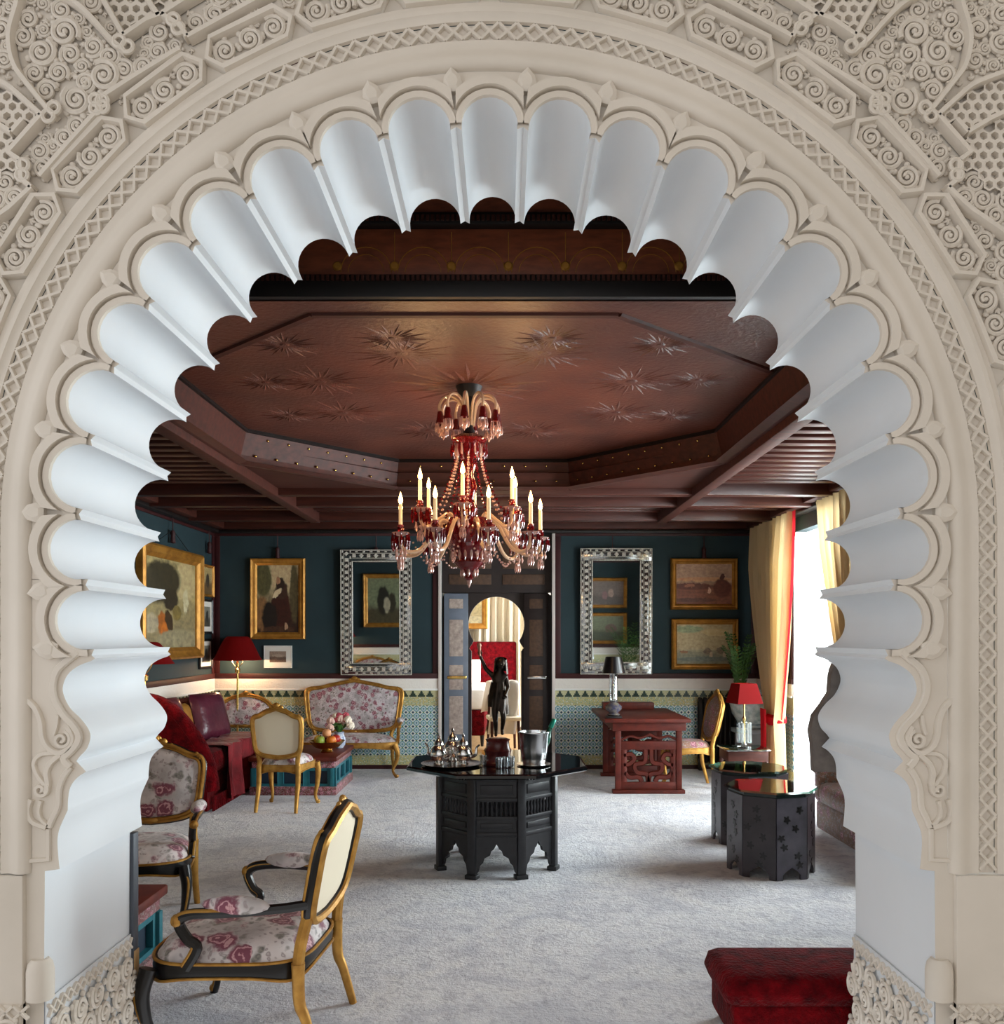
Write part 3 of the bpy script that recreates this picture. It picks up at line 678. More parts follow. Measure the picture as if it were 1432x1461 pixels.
def bands(root, u0, u1, face, axis, z_hi=ZC):
    """dado, white band, rail and paint on one wall; axis 'x': wall faces -y at y=face, axis 'y': wall at x=face (sign gives facing)"""
    def bx(d0, d1, z0, z1, name, mat, c=0.0, a=u0, b=u1):
        mb = MB()
        if axis == 'x': mb.box(a, b, face-d1, face-d0, z0, z1, c=c)
        elif axis == 'r': mb.box(a, b, face+d0, face+d1, z0, z1, c=c)
        elif axis == 'y': mb.box(face+d0, face+d1, a, b, z0, z1, c=c)
        else: mb.box(face-d1, face-d0, a, b, z0, z1, c=c)
        return mb.obj(name, MAT[mat], root)
    bx(0, 0.010, 0.05, 0.895, 'tile_dado', 'zellij_x' if axis in 'xr' else 'zellij_y')
    bx(0, 0.016, 0.0, 0.05, 'skirting', 'trimred')
    bx(0, 0.008, 0.895, ZB0, 'merlon_ground', 'merlonground')
    bx(0, 0.022, ZB0, ZB1, 'stucco_band', 'whiteband', 0.004); bx(0, 0.034, ZB0, ZB0+0.022, 'band_fillet', 'white', 0.004)
    bx(0, 0.030, ZB1, ZT, 'dado_rail', 'trimred', 0.006); bx(0, 0.022, ZC-0.07, ZC+0.03, 'picture_rail', 'trimred', 0.006)
    bx(0, 0.018, ZT, ZC-0.07, 'corner_trim', 'trimred', 0.003, u0, u0+0.07); bx(0, 0.018, ZT, ZC-0.07, 'corner_trim', 'trimred', 0.003, u1-0.07, u1)
    n = int((u1-u0)/0.105)
    for i in range(n):
        u = u0+0.06+i*0.105
        if axis == 'x': link('merlon_tile', mer_me, root, (u, face-0.008, 0.898))
        elif axis == 'y' and u > 8.2: link('merlon_tile', mer_me, root, (face+0.008, u, 0.898), (0, 0, PI/2))
wl = MB().box(XL-0.25, XL, YF1, YB+0.25, 0, 3.9).obj('wall_left', MAT['green']); struct(tag(wl, 'teal painted wall with tiled dado behind the crimson sofa', 'wall')); bands(wl, YF1+0.01, YB-0.01, XL, 'y')
wbk = MB(); wbk.box(XL-0.25, DX0, YB, YB+0.3, 0, 3.9); wbk.box(DX1, XR+0.3, YB, YB+0.3, 0, 3.9); wbk.box(DX0, DX1, YB, YB+0.3, 2.93, 3.9)
wbk = wbk.obj('wall_back', MAT['green'], None, 0); struct(tag(wbk, 'dark teal wall with zellij dado around the carved doorway', 'wall'))
bands(wbk, XL+0.012, DX0-0.04, YB, 'x'); bands(wbk, DX1+0.04, XR-0.012, YB, 'x')
for x in (DX0-0.02, DX1+0.02):
    MB().box(x-0.020, x+0.020, YB-0.045, YB+0.02, 0, 2.93, c=0.005).obj('doorway_moulding', M('pale_door_moulding', (206, 196, 190), 0.5), wbk)
wr = MB(); prev = YB+0.3
for a, b in WIN:
    wr.box(XR, XR+0.35, b, prev, 0, 3.9); wr.box(XR, XR+0.35, a, b, 2.78, 3.9); prev = a
wr.box(XR, XR+0.35, YF1, prev, 0, 3.9)
wr = wr.obj('wall_right', MAT['green'], None, 0); struct(tag(wr, 'teal wall with tall garden windows and cream curtains', 'wall'))
bands(wr, WIN[0][1]+0.05, YB-0.012, XR, 'z'); bands(wr, WIN[1][1]+0.05, WIN[0][0]-0.05, XR, 'z'); bands(wr, YF1+0.02, WIN[1][0]-0.05, XR, 'z')
# dressed inner side of the arch wall (seen in the mirrors)
inn = MB().box(XL, -1.52, YF1+0.003, YF1+0.010, 0, ZC).obj('wall_inner', MAT['green']); struct(tag(inn, 'teal inner side of the arch wall seen in the mirrors', 'wall'))
bands(inn, XL+0.012, -1.52, YF1+0.010, 'r')
MB().box(1.40, XR, YF1+0.003, YF1+0.010, 0, ZC).obj('painted_panel', MAT['green'], inn); bands(inn, 1.40, XR-0.012, YF1+0.010, 'r')
# ------------------------------------------------------------------ ceiling
ce = thing('ceiling', 'dark red carved wood ceiling with octagonal panel, beams and slats', 'ceiling'); struct(ce)
oL, oR, oC, oB, oN, oF = -1.97, 1.61, 6.6, 7.73, 4.26, 4.09
OCT = [(oL, oF), (oL, oC), (-0.95, oB), (0.56, oB), (oR, oC), (oR, oF)]
MB().add([(x, y, ZUP) for x, y in OCT], [tuple(range(6))]).obj('raised_panel', MAT['woodpanel'], ce, 0)
def slab(p, q, z0, z1, tilt, th, name, mat):
    p, q = Vector((p[0], p[1], 0)), Vector((q[0], q[1], 0)); t = (q-p).normalized(); n = Vector((-t.y, t.x, 0)); c = Vector(((oL+oR)/2, 5.8, 0))
    if n.dot(p-c) < 0: n = -n
    e = t*tilt*0.42
    vs = [p+Vector((0, 0, z1)), q+Vector((0, 0, z1)), q+n*tilt+e+Vector((0, 0, z0)), p+n*tilt-e+Vector((0, 0, z0))]
    vs += [v+n*th for v in vs]
    return MB().add(vs, [(0, 1, 2, 3), (4, 7, 6, 5), (0, 4, 5, 1), (3, 2, 6, 7), (0, 3, 7, 4), (1, 5, 6, 2)]).obj(name, MAT[mat], ce, 0)
stud = MB().ball((0, 0, 0), 0.011, 8, 5).mesh('gilt_stud', MAT['brass'])
for i in range(5):
    p, q = OCT[i], OCT[i+1]
    slab(p, q, ZLOW-0.03, ZUP+0.01, 0.07, 0.03, 'ceiling_board', 'wood')
    slab(p, q, ZUP-0.028, ZUP+0.012, -0.012, 0.03, 'board_moulding', 'woodblack')
    slab((p[0], p[1]), (q[0], q[1]), ZLOW-0.045, ZLOW-0.028, 0.065, 0.035, 'board_moulding', 'woodx')
    P_, Q_ = Vector((*p, 0)), Vector((*q, 0)); t = (Q_-P_); L = t.length; t.normalize(); n = Vector((-t.y, t.x, 0))
    if n.dot(P_-Vector((-0.18, 5.8, 0))) < 0: n = -n
    if L < 2.2:
        k = int(L/0.17)
        for j in range(k):
            for row in (0, 1):
                u = (j+0.5+0.5*row)/k
                if u < 0.98: link('gilt_stud', stud, ce, P_+t*L*u+n*(0.02 if row else 0.045)+Vector((0, 0, (ZUP-0.06) if row else (ZLOW+0.03)))-n*0.002)
# flat border frame round the octagon panel at its near side
b = MB()
for p, q in (((oL+0.02, oN+0.9), (-0.95, oN)), ((-0.95, oN), (0.56, oN)), ((0.56, oN), (oR-0.02, oN+0.9))):
    v = Vector((q[0]-p[0], q[1]-p[1], 0)); n = Vector((-v.y, v.x, 0)).normalized()*0.018
    b.add([(p[0]-n.x, p[1]-n.y, ZUP-0.012), (q[0]-n.x, q[1]-n.y, ZUP-0.012), (q[0]+n.x, q[1]+n.y, ZUP-0.012), (p[0]+n.x, p[1]+n.y, ZUP-0.012),
           (p[0]-n.x*1.5, p[1]-n.y*1.5, ZUP+.001), (q[0]-n.x*1.5, q[1]-n.y*1.5, ZUP+.001), (q[0]+n.x*1.5, q[1]+n.y*1.5, ZUP+.001), (p[0]+n.x*1.5, p[1]+n.y*1.5, ZUP+.001)],
          [(0, 1, 2, 3), (0, 4, 5, 1), (2, 6, 7, 3), (1, 5, 6, 2), (0, 3, 7, 4)])
b.obj('panel_border', MAT['wood'], ce, 0)
# carved sunbursts on the raised panel
ros = MB()
for j in range(28):
    a = 2*PI*j/28; l = 1.0 if j % 2 else 0.66
    c, s_ = math.cos(a), math.sin(a)
    def q(r, w, z): return (c*r-s_*w, s_*r+c*w, z)
    ros.add([q(0.16, 0, 0), q(0.5*l, 0.038, 0), q(l, 0, 0), q(0.5*l, -0.038, 0), q(0.5*l, 0, -0.05)], [(0, 1, 4), (1, 2, 4), (2, 3, 4), (3, 0, 4)])
ros.lathe([(0.0, -0.05), (0.07, -0.045), (0.12, 0)], 12, None, False)
ros_me = ros.mesh('carved_sunburst', MAT['woodpanel'], 0)
CHX, CHY = -0.228, 5.49
for k in range(8):
    a = PI/8+k*PI/4; link('carved_sunburst', ros_me, ce, (-0.18+1.05*math.cos(a), 5.75+0.98*math.sin(a), ZUP+0.001), (0, 0, a), (0.36, 0.36, 0.14))
link('carved_sunburst', ros_me, ce, (CHX, CHY, ZUP+0.001), None, (0.55, 0.55, 0.2))
for x, y in ((-1.2, 4.7), (0.85, 4.7), (-0.6, 4.6), (0.25, 4.6), (-1.55, 6.2), (1.2, 6.2), (-1.5, 5.4), (1.2, 5.35)): link('carved_sunburst', ros_me, ce, (x, y, ZUP+0.001), (0, 0, x), (0.24, 0.24, 0.14))
# boarded soffit, beams and slats
sof = MB()
def quad(a, b_, c, d): sof.add([(*a, 3.12), (*b_, 3.12), (*c, 3.12), (*d, 3.12)], [(0, 1, 2, 3)])
quad((XL, YF1), (oL-0.07, YF1), (oL-0.07, YB), (XL, YB)); quad((oR+0.07, YF1), (XR, YF1), (XR, YB), (oR+0.07, YB))
quad((oL-0.07, oB), (oR+0.07, oB), (oR+0.07, YB), (oL-0.07, YB)); quad((oL-0.07, oC), (-0.95, oB), (-0.95, oB+0.05), (oL-0.07, oB+0.05)); quad((oR+0.07, oC), (0.56, oB), (0.56, oB+0.05), (oR+0.07, oB+0.05))
sof.obj('soffit', MAT['wood'], ce, 0)
def tri(p): MB().prismz(p, ZLOW-0.02, ZLOW+0.02).obj('corner_panel', MAT['wood'], ce, 0)
tri([(oL-0.10, oC-0.05), (-0.98, oB+0.06), (-0.98, 7.85), (oL-0.10, 7.85)]); tri([(oR+0.10, oC-0.05), (0.59, oB+0.06), (0.59, 7.85), (oR+0.10, 7.85)])
for x in (-2.12, 1.76): MB().box(x-0.055, x+0.055, YF1, 9.66, 2.92, 3.12, c=0.008).obj('beam', MAT['wood'], ce)
for y in (7.92, 8.6, 9.66): MB().box(XL, XR, y-0.06, y+0.06, 2.94, 3.12, c=0.008).obj('beam', MAT['woodx'], ce)
def slats(x0, x1, ys):
    me = MB().box(x0, x1, -0.045, 0.045, 3.02, 3.12, c=0.012).mesh('slat', MAT['woodx'])
    for y in ys: link('slat', me, ce, (0, y, 0))
slats(XL, -2.17, [3.7+0.19*i for i in range(22)]); slats(1.81, XR, [3.7+0.19*i for i in range(22)])
slats(-2.17, 1.81, [8.12, 8.28, 8.44, 8.8, 8.98, 9.16, 9.34, 9.5, 9.9, 10.08, 10.26])
slats(XL, -2.17, [8.12, 8.28, 8.44, 8.8, 8.98, 9.16, 9.34, 9.9, 10.1]); slats(1.81, XR, [8.12, 8.28, 8.44, 8.8, 8.98, 9.16, 9.34, 9.9, 10.1])
for args, nm in (((XL, XR, YB-0.20, YB, ZC+0.0, 3.12), 'cornice'), ((XL, XL+0.20, YF1, YB-0.2, ZC, 3.12), 'cornice'), ((XR-0.20, XR, YF1, YB-0.2, ZC, 3.12), 'cornice'),
                 ((XL, XR, YB-0.11, YB, ZC-0.04, ZC), 'cornice_fillet'), ((XL, XL+0.11, YF1, YB-0.11, ZC-0.04, ZC), 'cornice_fillet'), ((XR-0.11, XR, YF1, YB-0.11, ZC-0.04, ZC), 'cornice_fillet')):
    MB().box(*args, c=0.012).obj(nm, MAT['wood' if nm == 'cornice' else 'woodblack'], ce)
# timber frieze hanging between the arch and the octagon panel
def zf(py): return H-(py-CY)/F*oF
fr = [(427, 396, 0.03, 'woodblack'), (396, 328, 0.0, 'frieze'), (328, 311, 0.05, 'woodblack'), (311, 236, 0.02, 'frieze')]
for y0, y1, d, mt in fr: MB().box(oL-0.6, oR+0.6, oF-0.01-d, oF+0.12, zf(y0)-(0.004 if y0 == 427 else 0), zf(y1), c=0.004).obj('frieze_board', MAT[mt], ce)
dn = MB().box(-0.007, 0.007, -0.012, 0, -0.012, 0.012).mesh('dentil', MAT['wood'])
for py, d in ((402, 0.04), (320, 0.06)):
    for i in range(100): link('dentil', dn, ce, (-1.30+i*0.0235, oF-d+0.001, zf(py)))
dg = MB().lathe([(0.0, -0.008), (0.016, -0.008), (0.023, 0.0)], 14, R(PI/2, 'X')@T(0, 0, 0)).mesh('gilt_boss', MAT['goldframe'])
ar = MB(); ar.tube([(0.12*math.cos(a), 0, 0.12*math.sin(a)) for a in [PI*i/14 for i in range(15)]], 0.0022, 5); ar.tube([(0.085*math.cos(a), 0, 0.085*math.sin(a)) for a in [PI*i/14 for i in range(15)]], 0.0016, 5)
ar.tube([(0.135, 0, 0.0), (0.135, 0, 0.19)], 0.002, 5); ar_me = ar.mesh('gilt_arch_line', MAT['goldframe'])
for i in range(8):
    x = (490+81*i-8-CX)/F*oF
    link('gilt_boss', dg, ce, (x, oF-0.012, zf(381)), (PI, 0, 0)); link('gilt_arch_line', ar_me, ce, (x+0.135, oF-0.011, zf(390)))
MB().box(XL, XR, YF1, oF+0.3, 3.86, 3.9).obj('upper_ceiling', MAT['wood'], ce)
for x in (oL-0.62, oR+0.60): MB().box(x-0.02, x+0.02, YF1, oF+0.1, 3.1, 3.88).obj('cheek_board', MAT['wood'], ce)
# ------------------------------------------------------------------ far doorway and bedroom
door = thing('door_1', 'dark painted double door folded open under a horseshoe arch', 'door'); struct(door)
dk = M('dark_door_wood', (46, 36, 34), 0.5, c2=(34, 26, 26), ns=8); paint = M('lit_painted_panel', (186, 168, 156), 0.7, c2=(140, 124, 118), ns=24); paintd = M('dim_painted_panel', (92, 66, 48), 0.7, c2=(70, 50, 38), ns=30)  # first panel colour is lighter, for the leaf that catches the light
MB().box(DX0, DX1, YB+0.08, YB+0.16, 2.20, 2.93).obj('overdoor', dk, door)
for x0, x1 in ((-0.70, -0.17), (-0.03, 0.50)):
    for z0, z1 in ((2.30, 2.43), (2.50, 2.82)):
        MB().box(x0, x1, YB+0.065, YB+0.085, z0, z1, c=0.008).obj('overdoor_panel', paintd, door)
# horseshoe arch screen
ax0, ax1, acx, acz, ar_ = -0.452, 0.238, -0.107, 1.80, 0.355
hole = [(ax0+0.03, 0.0), (ax0+0.03, 1.46), (ax0+0.0, 1.50), (ax0+0.04, 1.56)]
a0 = -0.62
hole += [(acx-ar_*math.cos(a), acz+ar_*math.sin(a)) for a in [a0+(PI-2*a0)*i/30 for i in range(31)]]
hole += [(ax1-0.04, 1.56), (ax1, 1.50), (ax1-0.03, 1.46), (ax1-0.03, 0.0)]
scn = MB(); vs = []
for x, z in hole:
    if z < 1.3: q = (DX0 if x < acx else DX1, z)
    else:
        dx, dz = x-acx, z-1.5; k = min(((DX1-acx) if dx > 0 else (acx-DX0))/max(abs(dx), 1e-6), (2.22-1.5)/max(dz, 1e-6)); q = (acx+dx*k, 1.5+dz*k)
    vs += [(x, YB+0.18, z), (q[0], YB+0.18, q[1]), (x, YB+0.26, z)]
n = len(hole); scn.add(vs, [(3*i, 3*i+1, 3*i+4, 3*i+3) for i in range(n-1)]+[(3*i, 3*i+3, 3*i+5, 3*i+2) for i in range(n-1)])
scn.obj('arch_screen', dk, door, 0)
for s in (0, 1):
    lf = thing('door_leaf', None, None); lf.parent = door
    x0, x1 = (-0.765, -0.462) if s == 0 else (0.245, 0.545)
    lf.location = ((x0+x1)/2, YB+0.10, 0); lf.rotation_euler = (0, 0, 0.10 if s == 0 else -0.06); w = x1-x0
    body = MB().box(-w/2, w/2, -0.02, 0.02, 0.01, 2.19, c=0.004).obj('leaf_board', MAT['litdoor'] if s == 0 else dk, lf)
    for z0, z1 in ((2.0, 2.12), (1.40, 1.86), (1.16, 1.29), (0.98, 1.11), (0.42, 0.90), (0.1, 0.34)):
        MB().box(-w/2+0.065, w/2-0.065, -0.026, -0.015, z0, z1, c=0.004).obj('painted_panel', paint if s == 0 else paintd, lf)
    MB().box(-w/2+0.04, w/2-0.02, -0.036, -0.02, 1.115, 1.155, c=0.006).obj('latch', MAT['brass'] if s == 0 else MAT['silver'], lf)
bed_root = struct(tag(MB().box(-2.6, 1.9, YB+0.3, 15.4, -0.06, 0.0).obj('floor_bedroom', MAT['parquet']), 'pale parquet floor of the bedroom beyond the doorway', 'floor'))
bw = MB(); bw.box(-2.7, 2.0, 15.4, 15.5, 0, 3.0); bw.box(-2.7, -2.6, YB+0.3, 15.4, 0, 3.0); bw.box(-2.7, 2.0, YB+0.3, 15.5, 2.9, 3.0)
bw.box(1.9, 2.0, YB+0.3, 12.4, 0, 3.0); bw.box(1.9, 2.0, 14.4, 15.4, 0, 3.0); bw.box(1.9, 2.0, 12.4, 14.4, 2.6, 3.0); bw.box(1.9, 2.0, 12.4, 14.4, 0, 0.6)
struct(tag(bw.obj('wall_bedroom', MAT['creamwall'], None, 0), 'cream bedroom walls seen through the far doorway', 'wall'))
# bed
B = thing('bed', 'double bed with crimson headboard and white linen beyond the doorway', 'bed', (-1.0, 13.9, 0))
MB().box(-0.9, 1.2, 1.0, 1.12, 0.1, 1.56, c=0.03).obj('headboard', MAT['velvet'], B)
MB().box(-0.85, 0.70, -1.0, 1.0, 0.16, 0.55, c=0.03).obj('bed_base', MAT['velvet'], B)
MB().box(-0.86, 0.72, -1.02, 1.0, 0.55, 0.86, c=0.06).obj('mattress', MAT['bed'], B)
for x in (-0.8, 0.66): MB().tube([(x, -0.95, 0.0), (x, -0.95, 0.18)], [0.02, 0.035], 8).obj('leg', MAT['woodblack'], B)
def cushion(mb, w, h, d, M_=None):
    def f(u, v, sgn):
        x = (u-0.5)*2; z = (v-0.5)*2; e = max(0, (1-x**4)*(1-z**4)); return (x*w/2*(1-0.06*(1-abs(z))*0), sgn*d/2*e**0.5, z*h/2)
    for sg in (-1, 1): mb.grid(lambda u, v: f(u, v, sg), 13, 13, M_)
    return mb
for x, y in ((-0.5, 0.72), (0.28, 0.72)):
    p = cushion(MB(), 0.62, 0.42, 0.22).obj('pillow', MAT['bed'], None, 60, (-1.0+x, 13.9+y, 1.06)); p.rotation_euler = (-0.35, 0, 0)
    tag(p, 'white pillow directly behind the small red cushion' if x > 0 else 'white pillow farther from the draped bedroom chair', 'pillow', 'white bed pillows')
p = cushion(MB(), 0.46, 0.30, 0.16).obj('cushion', M('red_cushion', (176, 24, 34), 0.7), None, 60, (-0.82, 14.3, 1.03)); p.rotation_euler = (-0.4, 0, 0); tag(p, 'small red cushion among the white bed pillows', 'cushion')
def curtain(name, mat, u0, u1, zt, zb, place, tie=None, folds=9, amp=0.04, nu=90, nv=30, parent=None, ex=1.6):
    """cloth hanging along u; tie = (z, u0, u1) gathers it; place(u, d, z) -> point"""
    def f(u, v):
        z = zt+(zb-zt)*v; a, b_ = u0, u1
        if tie:
            tz, ta, tb = tie
            if z > tz: k = ((zt-z)/(zt-tz))**ex
            else: k = 1-0.35*min(1, (tz-z)/0.6)
            a = u0+(ta-u0)*k; b_ = u1+(tb-u1)*k
        d = amp*math.sin(u*folds*2*PI+0.6*math.sin(v*3))*(0.35+0.65*min(1, v*6))+0.3*amp*math.sin(u*folds*4.7*PI+v*2)
        return place(a+(b_-a)*u, d, z)
    return MB().grid(f, nu, nv).obj(name, MAT[mat], parent, 60)
o = curtain('bedroom_curtain', 'bedcurtain', -0.55, 0.55, 2.75, 0.05, lambda u, d, z: (u, 15.25+d, z), None, 8, 0.05); tag(o, 'pale cream curtain gathered behind the crimson headboard', 'curtain')
o = curtain('side_curtain', 'bedcurtain', 0.25, 0.6, 2.7, 0.02, lambda u, d, z: (u+0.05, 14.8+d, z), None, 4, 0.05); tag(o, 'cream curtain falling beside the crimson headboard', 'curtain')
BEDPIC = True
# chair with a white throw in the bedroom
C_ = thing('bedroom_chair', 'wooden bedroom chair draped with a white throw', 'chair', (-0.02, 12.5, 0), 0.15)
for x in (-0.2, 0.2):
    for y in (-0.2, 0.2): MB().tube([(x, y, 0), (x*0.95, y*0.95, 0.45)], [0.018, 0.024], 8).obj('leg', MAT['wood'], C_)
MB().box(-0.23, 0.23, -0.23, 0.23, 0.44, 0.5, c=0.02).obj('seat', MAT['cream'], C_)
MB().box(-0.2, 0.2, 0.2, 0.24, 0.5, 0.98, c=0.015).obj('backrest', MAT['wood'], C_)
def drape(u, v):
    x = -0.05+(u-0.5)*0.40; s = v*1.5
    if s < 0.75: y = -0.26+0.03*math.sin(u*12); z = 0.25+s
    else: y = -0.26+(s-0.75)*0.7; z = 1.0+0.02*math.sin(u*9)-max(0, s-1.1)*1.2
    return (x+0.05*math.sin(v*4), y*0.9+0.10, z)
MB().grid(drape, 14, 20).obj('throw', MAT['bed'], C_, 60)
# ------------------------------------------------------------------ windows
for i, (a, b_) in enumerate(WIN):
    w = thing('window_%d' % (i+1), 'tall white garden window with small panes beside the %s' % ('cream curtains' if i == 0 else ('tea tables' if i == 1 else 'arch')), 'window'); struct(w)
    x = XR+0.24
    for y in (a+0.04, (a+b_)/2, b_-0.04): MB().box(x-0.03, x+0.03, y-0.04, y+0.04, 0, 2.78, c=0.005).obj('window_frame', MAT['white'], w)
    for z in (0.05, 0.75, 1.35, 1.95, 2.55, 2.74): MB().box(x-0.02, x+0.02, a, b_, z-0.025, z+0.025, c=0.004).obj('glazing_bar', MAT['white'], w)
    zs = (0.05, 0.75, 1.35, 1.95, 2.55)
    for y0, y1 in ((a+0.08, (a+b_)/2-0.04), ((a+b_)/2+0.04, b_-0.08)):
        for z0, z1 in zip(zs[:-1], zs[1:]): MB().box(x-0.004, x+0.004, y0, y1, z0+0.025, z1-0.025).obj('pane', MAT['pane'], w)
    MB().box(XR, XR+0.35, a-0.001, a+0.012, 0, 2.78).obj('reveal', MAT['white'], w); MB().box(XR, XR+0.35, b_-0.012, b_+0.001, 0, 2.78).obj('reveal', MAT['white'], w)
    if i == 0:
        lf = MB().box(XR+0.02, XR+0.30, b_-0.06, b_-0.02, 0.05, 2.70, c=0.004).obj('casement', MAT['white'], w)
        for z0, z1 in ((2.18, 2.52), (1.5, 2.0), (0.9, 1.4)): MB().box(XR+0.08, XR+0.24, b_-0.066, b_-0.055, z0, z1, c=0.003).obj('tinted_pane', MAT['outside'] if z0 > 2 else MAT['cream'], lf)
        for z in (1.2, 1.6, 1.9): MB().tube([(XR+0.025, b_-0.065, z-0.04), (XR+0.025, b_-0.065, z+0.04)], 0.01, 8).obj('hinge', MAT['silver'], lf)
tc = thing('tied_curtain', 'cream silk curtain with red edging tied back by a red sash', 'curtain', (0, 0, 0), 0, 'salon window curtains')
curtain('drape', 'curtain', 10.45, 8.95, 2.95, 0.01, lambda u, d, z: (3.00+d*1.1-0.03, u, z), (0.72, 9.62, 9.30), 9, 0.05, parent=tc)
curtain('red_edging', 'redstripe', 9.0, 8.86, 2.95, 0.75, lambda u, d, z: (2.985+d*0.3, u, z), (0.72, 9.34, 9.29), 1, 0.02, 8, 24, tc)
ts = MB(); ts.lathe([(0.08, -0.06), (0.11, -0.03), (0.11, 0.03), (0.08, 0.06)], 14, T(2.97, 9.46, 0.74)@Matrix.Diagonal((1.0, 1.5, 1, 1)), False); ts.obj('sash', MAT['redstripe'], tc)
curtain('sash_tail', 'redstripe', 9.56, 9.34, 0.86, 0.16, lambda u, d, z: (2.83+d*0.4, u, z), None, 2, 0.02, 12, 12, tc)
tc2 = curtain('near_curtain', 'curtain', 8.32, 7.35, 2.95, 0.02, lambda u, d, z: (3.0+d, u, z), (0.9, 7.45, 7.25), 7, 0.05, ex=1.05); tag(tc2, 'cream silk curtain drawn toward the arch side of the window', 'curtain', 'salon window curtains')
sh = curtain('sheer_curtain', 'sheer', 9.25, 8.35, 2.72, 0.02, lambda u, d, z: (3.10+d*0.6, u, z), (1.6, 9.22, 8.62), 10, 0.03); tag(sh, 'white translucent sheer hanging inside the window', 'curtain')
# ------------------------------------------------------------------ gilt chairs and settees
def sgnpow(v, e): return math.copysign(abs(v)**e, v)
def louis(root, w=0.62, d=0.56, sh=0.42, bh=0.98, bw=0.50, arms=True, frame='black', edge='gold', fab='floral', rear='cream', e=0.5, tilt=0.2, crest=0.05, round_back=False, upper=False, orn=1.0):
    Fm, Em, Fb = MAT[frame], MAT[edge], MAT[fab]
    def outl(a, k=1.0):
        c, s_ = sgnpow(math.cos(a), 0.5), sgnpow(math.sin(a), 0.5); y = s_*d/2*k; x = c*w/2*k*(1-0.09*(s_+1))
        if s_ < 0: y -= 0.03*k*(1-(x/(w/2))**2)
        return x, y
    n = 48; A = [2*PI*i/n for i in range(n)]
    # seat rail: closed strip with scalloped lower edge
    rail = MB(); vs = []
    for a in A:
        x, y = outl(a); xi, yi = outl(a, 0.9); dip = 0.012*math.cos(4*a)
        vs += [(x, y, sh+0.005), (x*1.01, y*1.01, sh-0.03), (x*0.99, y*0.99, sh-0.065+dip), (xi, yi, sh-0.06+dip), (xi, yi, sh+0.005)]
    rail.add(vs, [(i*5+j, ((i+1) % n)*5+j, ((i+1) % n)*5+(j+1) % 5, i*5+(j+1) % 5) for i in range(n) for j in range(5)]); rl = rail.obj('seat_rail', Fm, root, 40)
    g = MB(); g.tube([(outl(a, 1.005)[0], outl(a, 1.005)[1], sh-0.062+0.012*math.cos(4*a)) for a in A], 0.006, 6, True); g.tube([(outl(a, 1.0)[0], outl(a, 1.0)[1], sh+0.004) for a in A], 0.007, 6, True)
    for x in (-w*0.0,): g.ball((0, -d/2-0.035, sh-0.045), (0.035, 0.012, 0.022), 10, 6)
    for s in (-1, 1): g.ball((s*w*0.46, -d/2+0.01, sh-0.05), (0.022, 0.022, 0.03), 8, 6)
    g.obj('gilt_edging', Em, rl)
    cu = MB()
    def seatf(u, v):
        a = 2*PI*u; r = v; x, y = outl(a, 0.97*r); return (x, y, sh+0.0+0.085*(1-r**4)**0.6 if r < 1 else sh)
    cu.grid(seatf, 40, 12, None, True); cu.obj('seat', Fb, root, 70)
    # legs
    for s in (-1, 1):
        fx_, fy_ = s*w*0.455, -d*0.46
        lg = MB(); lg.tube(spline([(fx_, fy_, sh-0.02), (fx_*1.06, fy_*1.06, sh-0.11), (fx_*1.03, fy_*1.03, sh*0.45), (fx_*0.96, fy_*0.97, 0.09), (fx_*1.0, fy_*1.02, 0.03), (fx_*1.06, fy_*1.09, 0.0)], 4), [0.036]+[0.036-0.022*min(1, i/13) for i in range(1, 18)]+[0.016, 0.018, 0.019], 10)
        l1 = lg.obj('leg', Fm, root)
        ge = MB(); ge.tube(spline([(fx_+s*0.014, fy_-0.026, sh-0.05), (fx_*1.06+s*0.014, fy_*1.06-0.024, sh-0.11), (fx_*1.03+s*.008, fy_*1.03-0.018, sh*0.45), (fx_*0.96+s*.006, fy_*0.97-0.012, 0.09), (fx_*1.06, fy_*1.09-.014, 0.012)], 4), 0.007, 6); ge.ball((fx_*1.05, fy_*1.08, 0.02), (0.022, 0.024, 0.02), 8, 6); ge.obj('gilt_line', Em, l1)
        rx, ry = s*w*0.38, d*0.47
        lg = MB(); lg.tube(spline([(rx, ry, sh), (rx, ry+0.005, sh*0.6), (rx, ry+0.03, 0.16), (rx*1.02, ry+0.075, 0.0)], 4), [0.028]+[0.027-0.0008*i for i in range(1, 13)], 10)
        lg.obj('leg', Em, root)
    # back
    s0 = 0.14 if not upper else 0.10; s1 = bh-sh; hm = (s1-s0)/2; cm = (s0+s1)/2; yb = d*0.46
    def bp(x, s_, o=0.0): return (x, yb+s_*math.sin(tilt)+o*math.cos(tilt), sh+s_*math.cos(tilt)-o*math.sin(tilt))
    def bo(a, k=1.0):
        c, sn = math.cos(a), math.sin(a)
        if round_back:
            x = c*bw/2*k; z = cm-hm*0.6+(sn*hm*1.6*k if sn > 0 else sgnpow(sn, 0.4)*hm*0.4*k); return x, z
        x = sgnpow(c, e)*bw/2*k; z = sgnpow(sn, e)*hm*k
        x *= 1+0.06*(z/hm); 
        if sn > 0: z += crest*math.exp(-(x/(0.22*bw))**2)*k-0.02*math.exp(-((abs(x)-bw*0.38)/(0.1*bw))**2)
        else: z += 0.018*math.exp(-(x/(0.25*bw))**2)*-1
        return x, cm+z
    nb = 64; AB = [2*PI*i/nb for i in range(nb)]
    bf = MB(); bf.tube([bp(*bo(a)) for a in AB], 0.026, 8, True, None, 0.8); fo = bf.obj('back_frame', Fm, root)
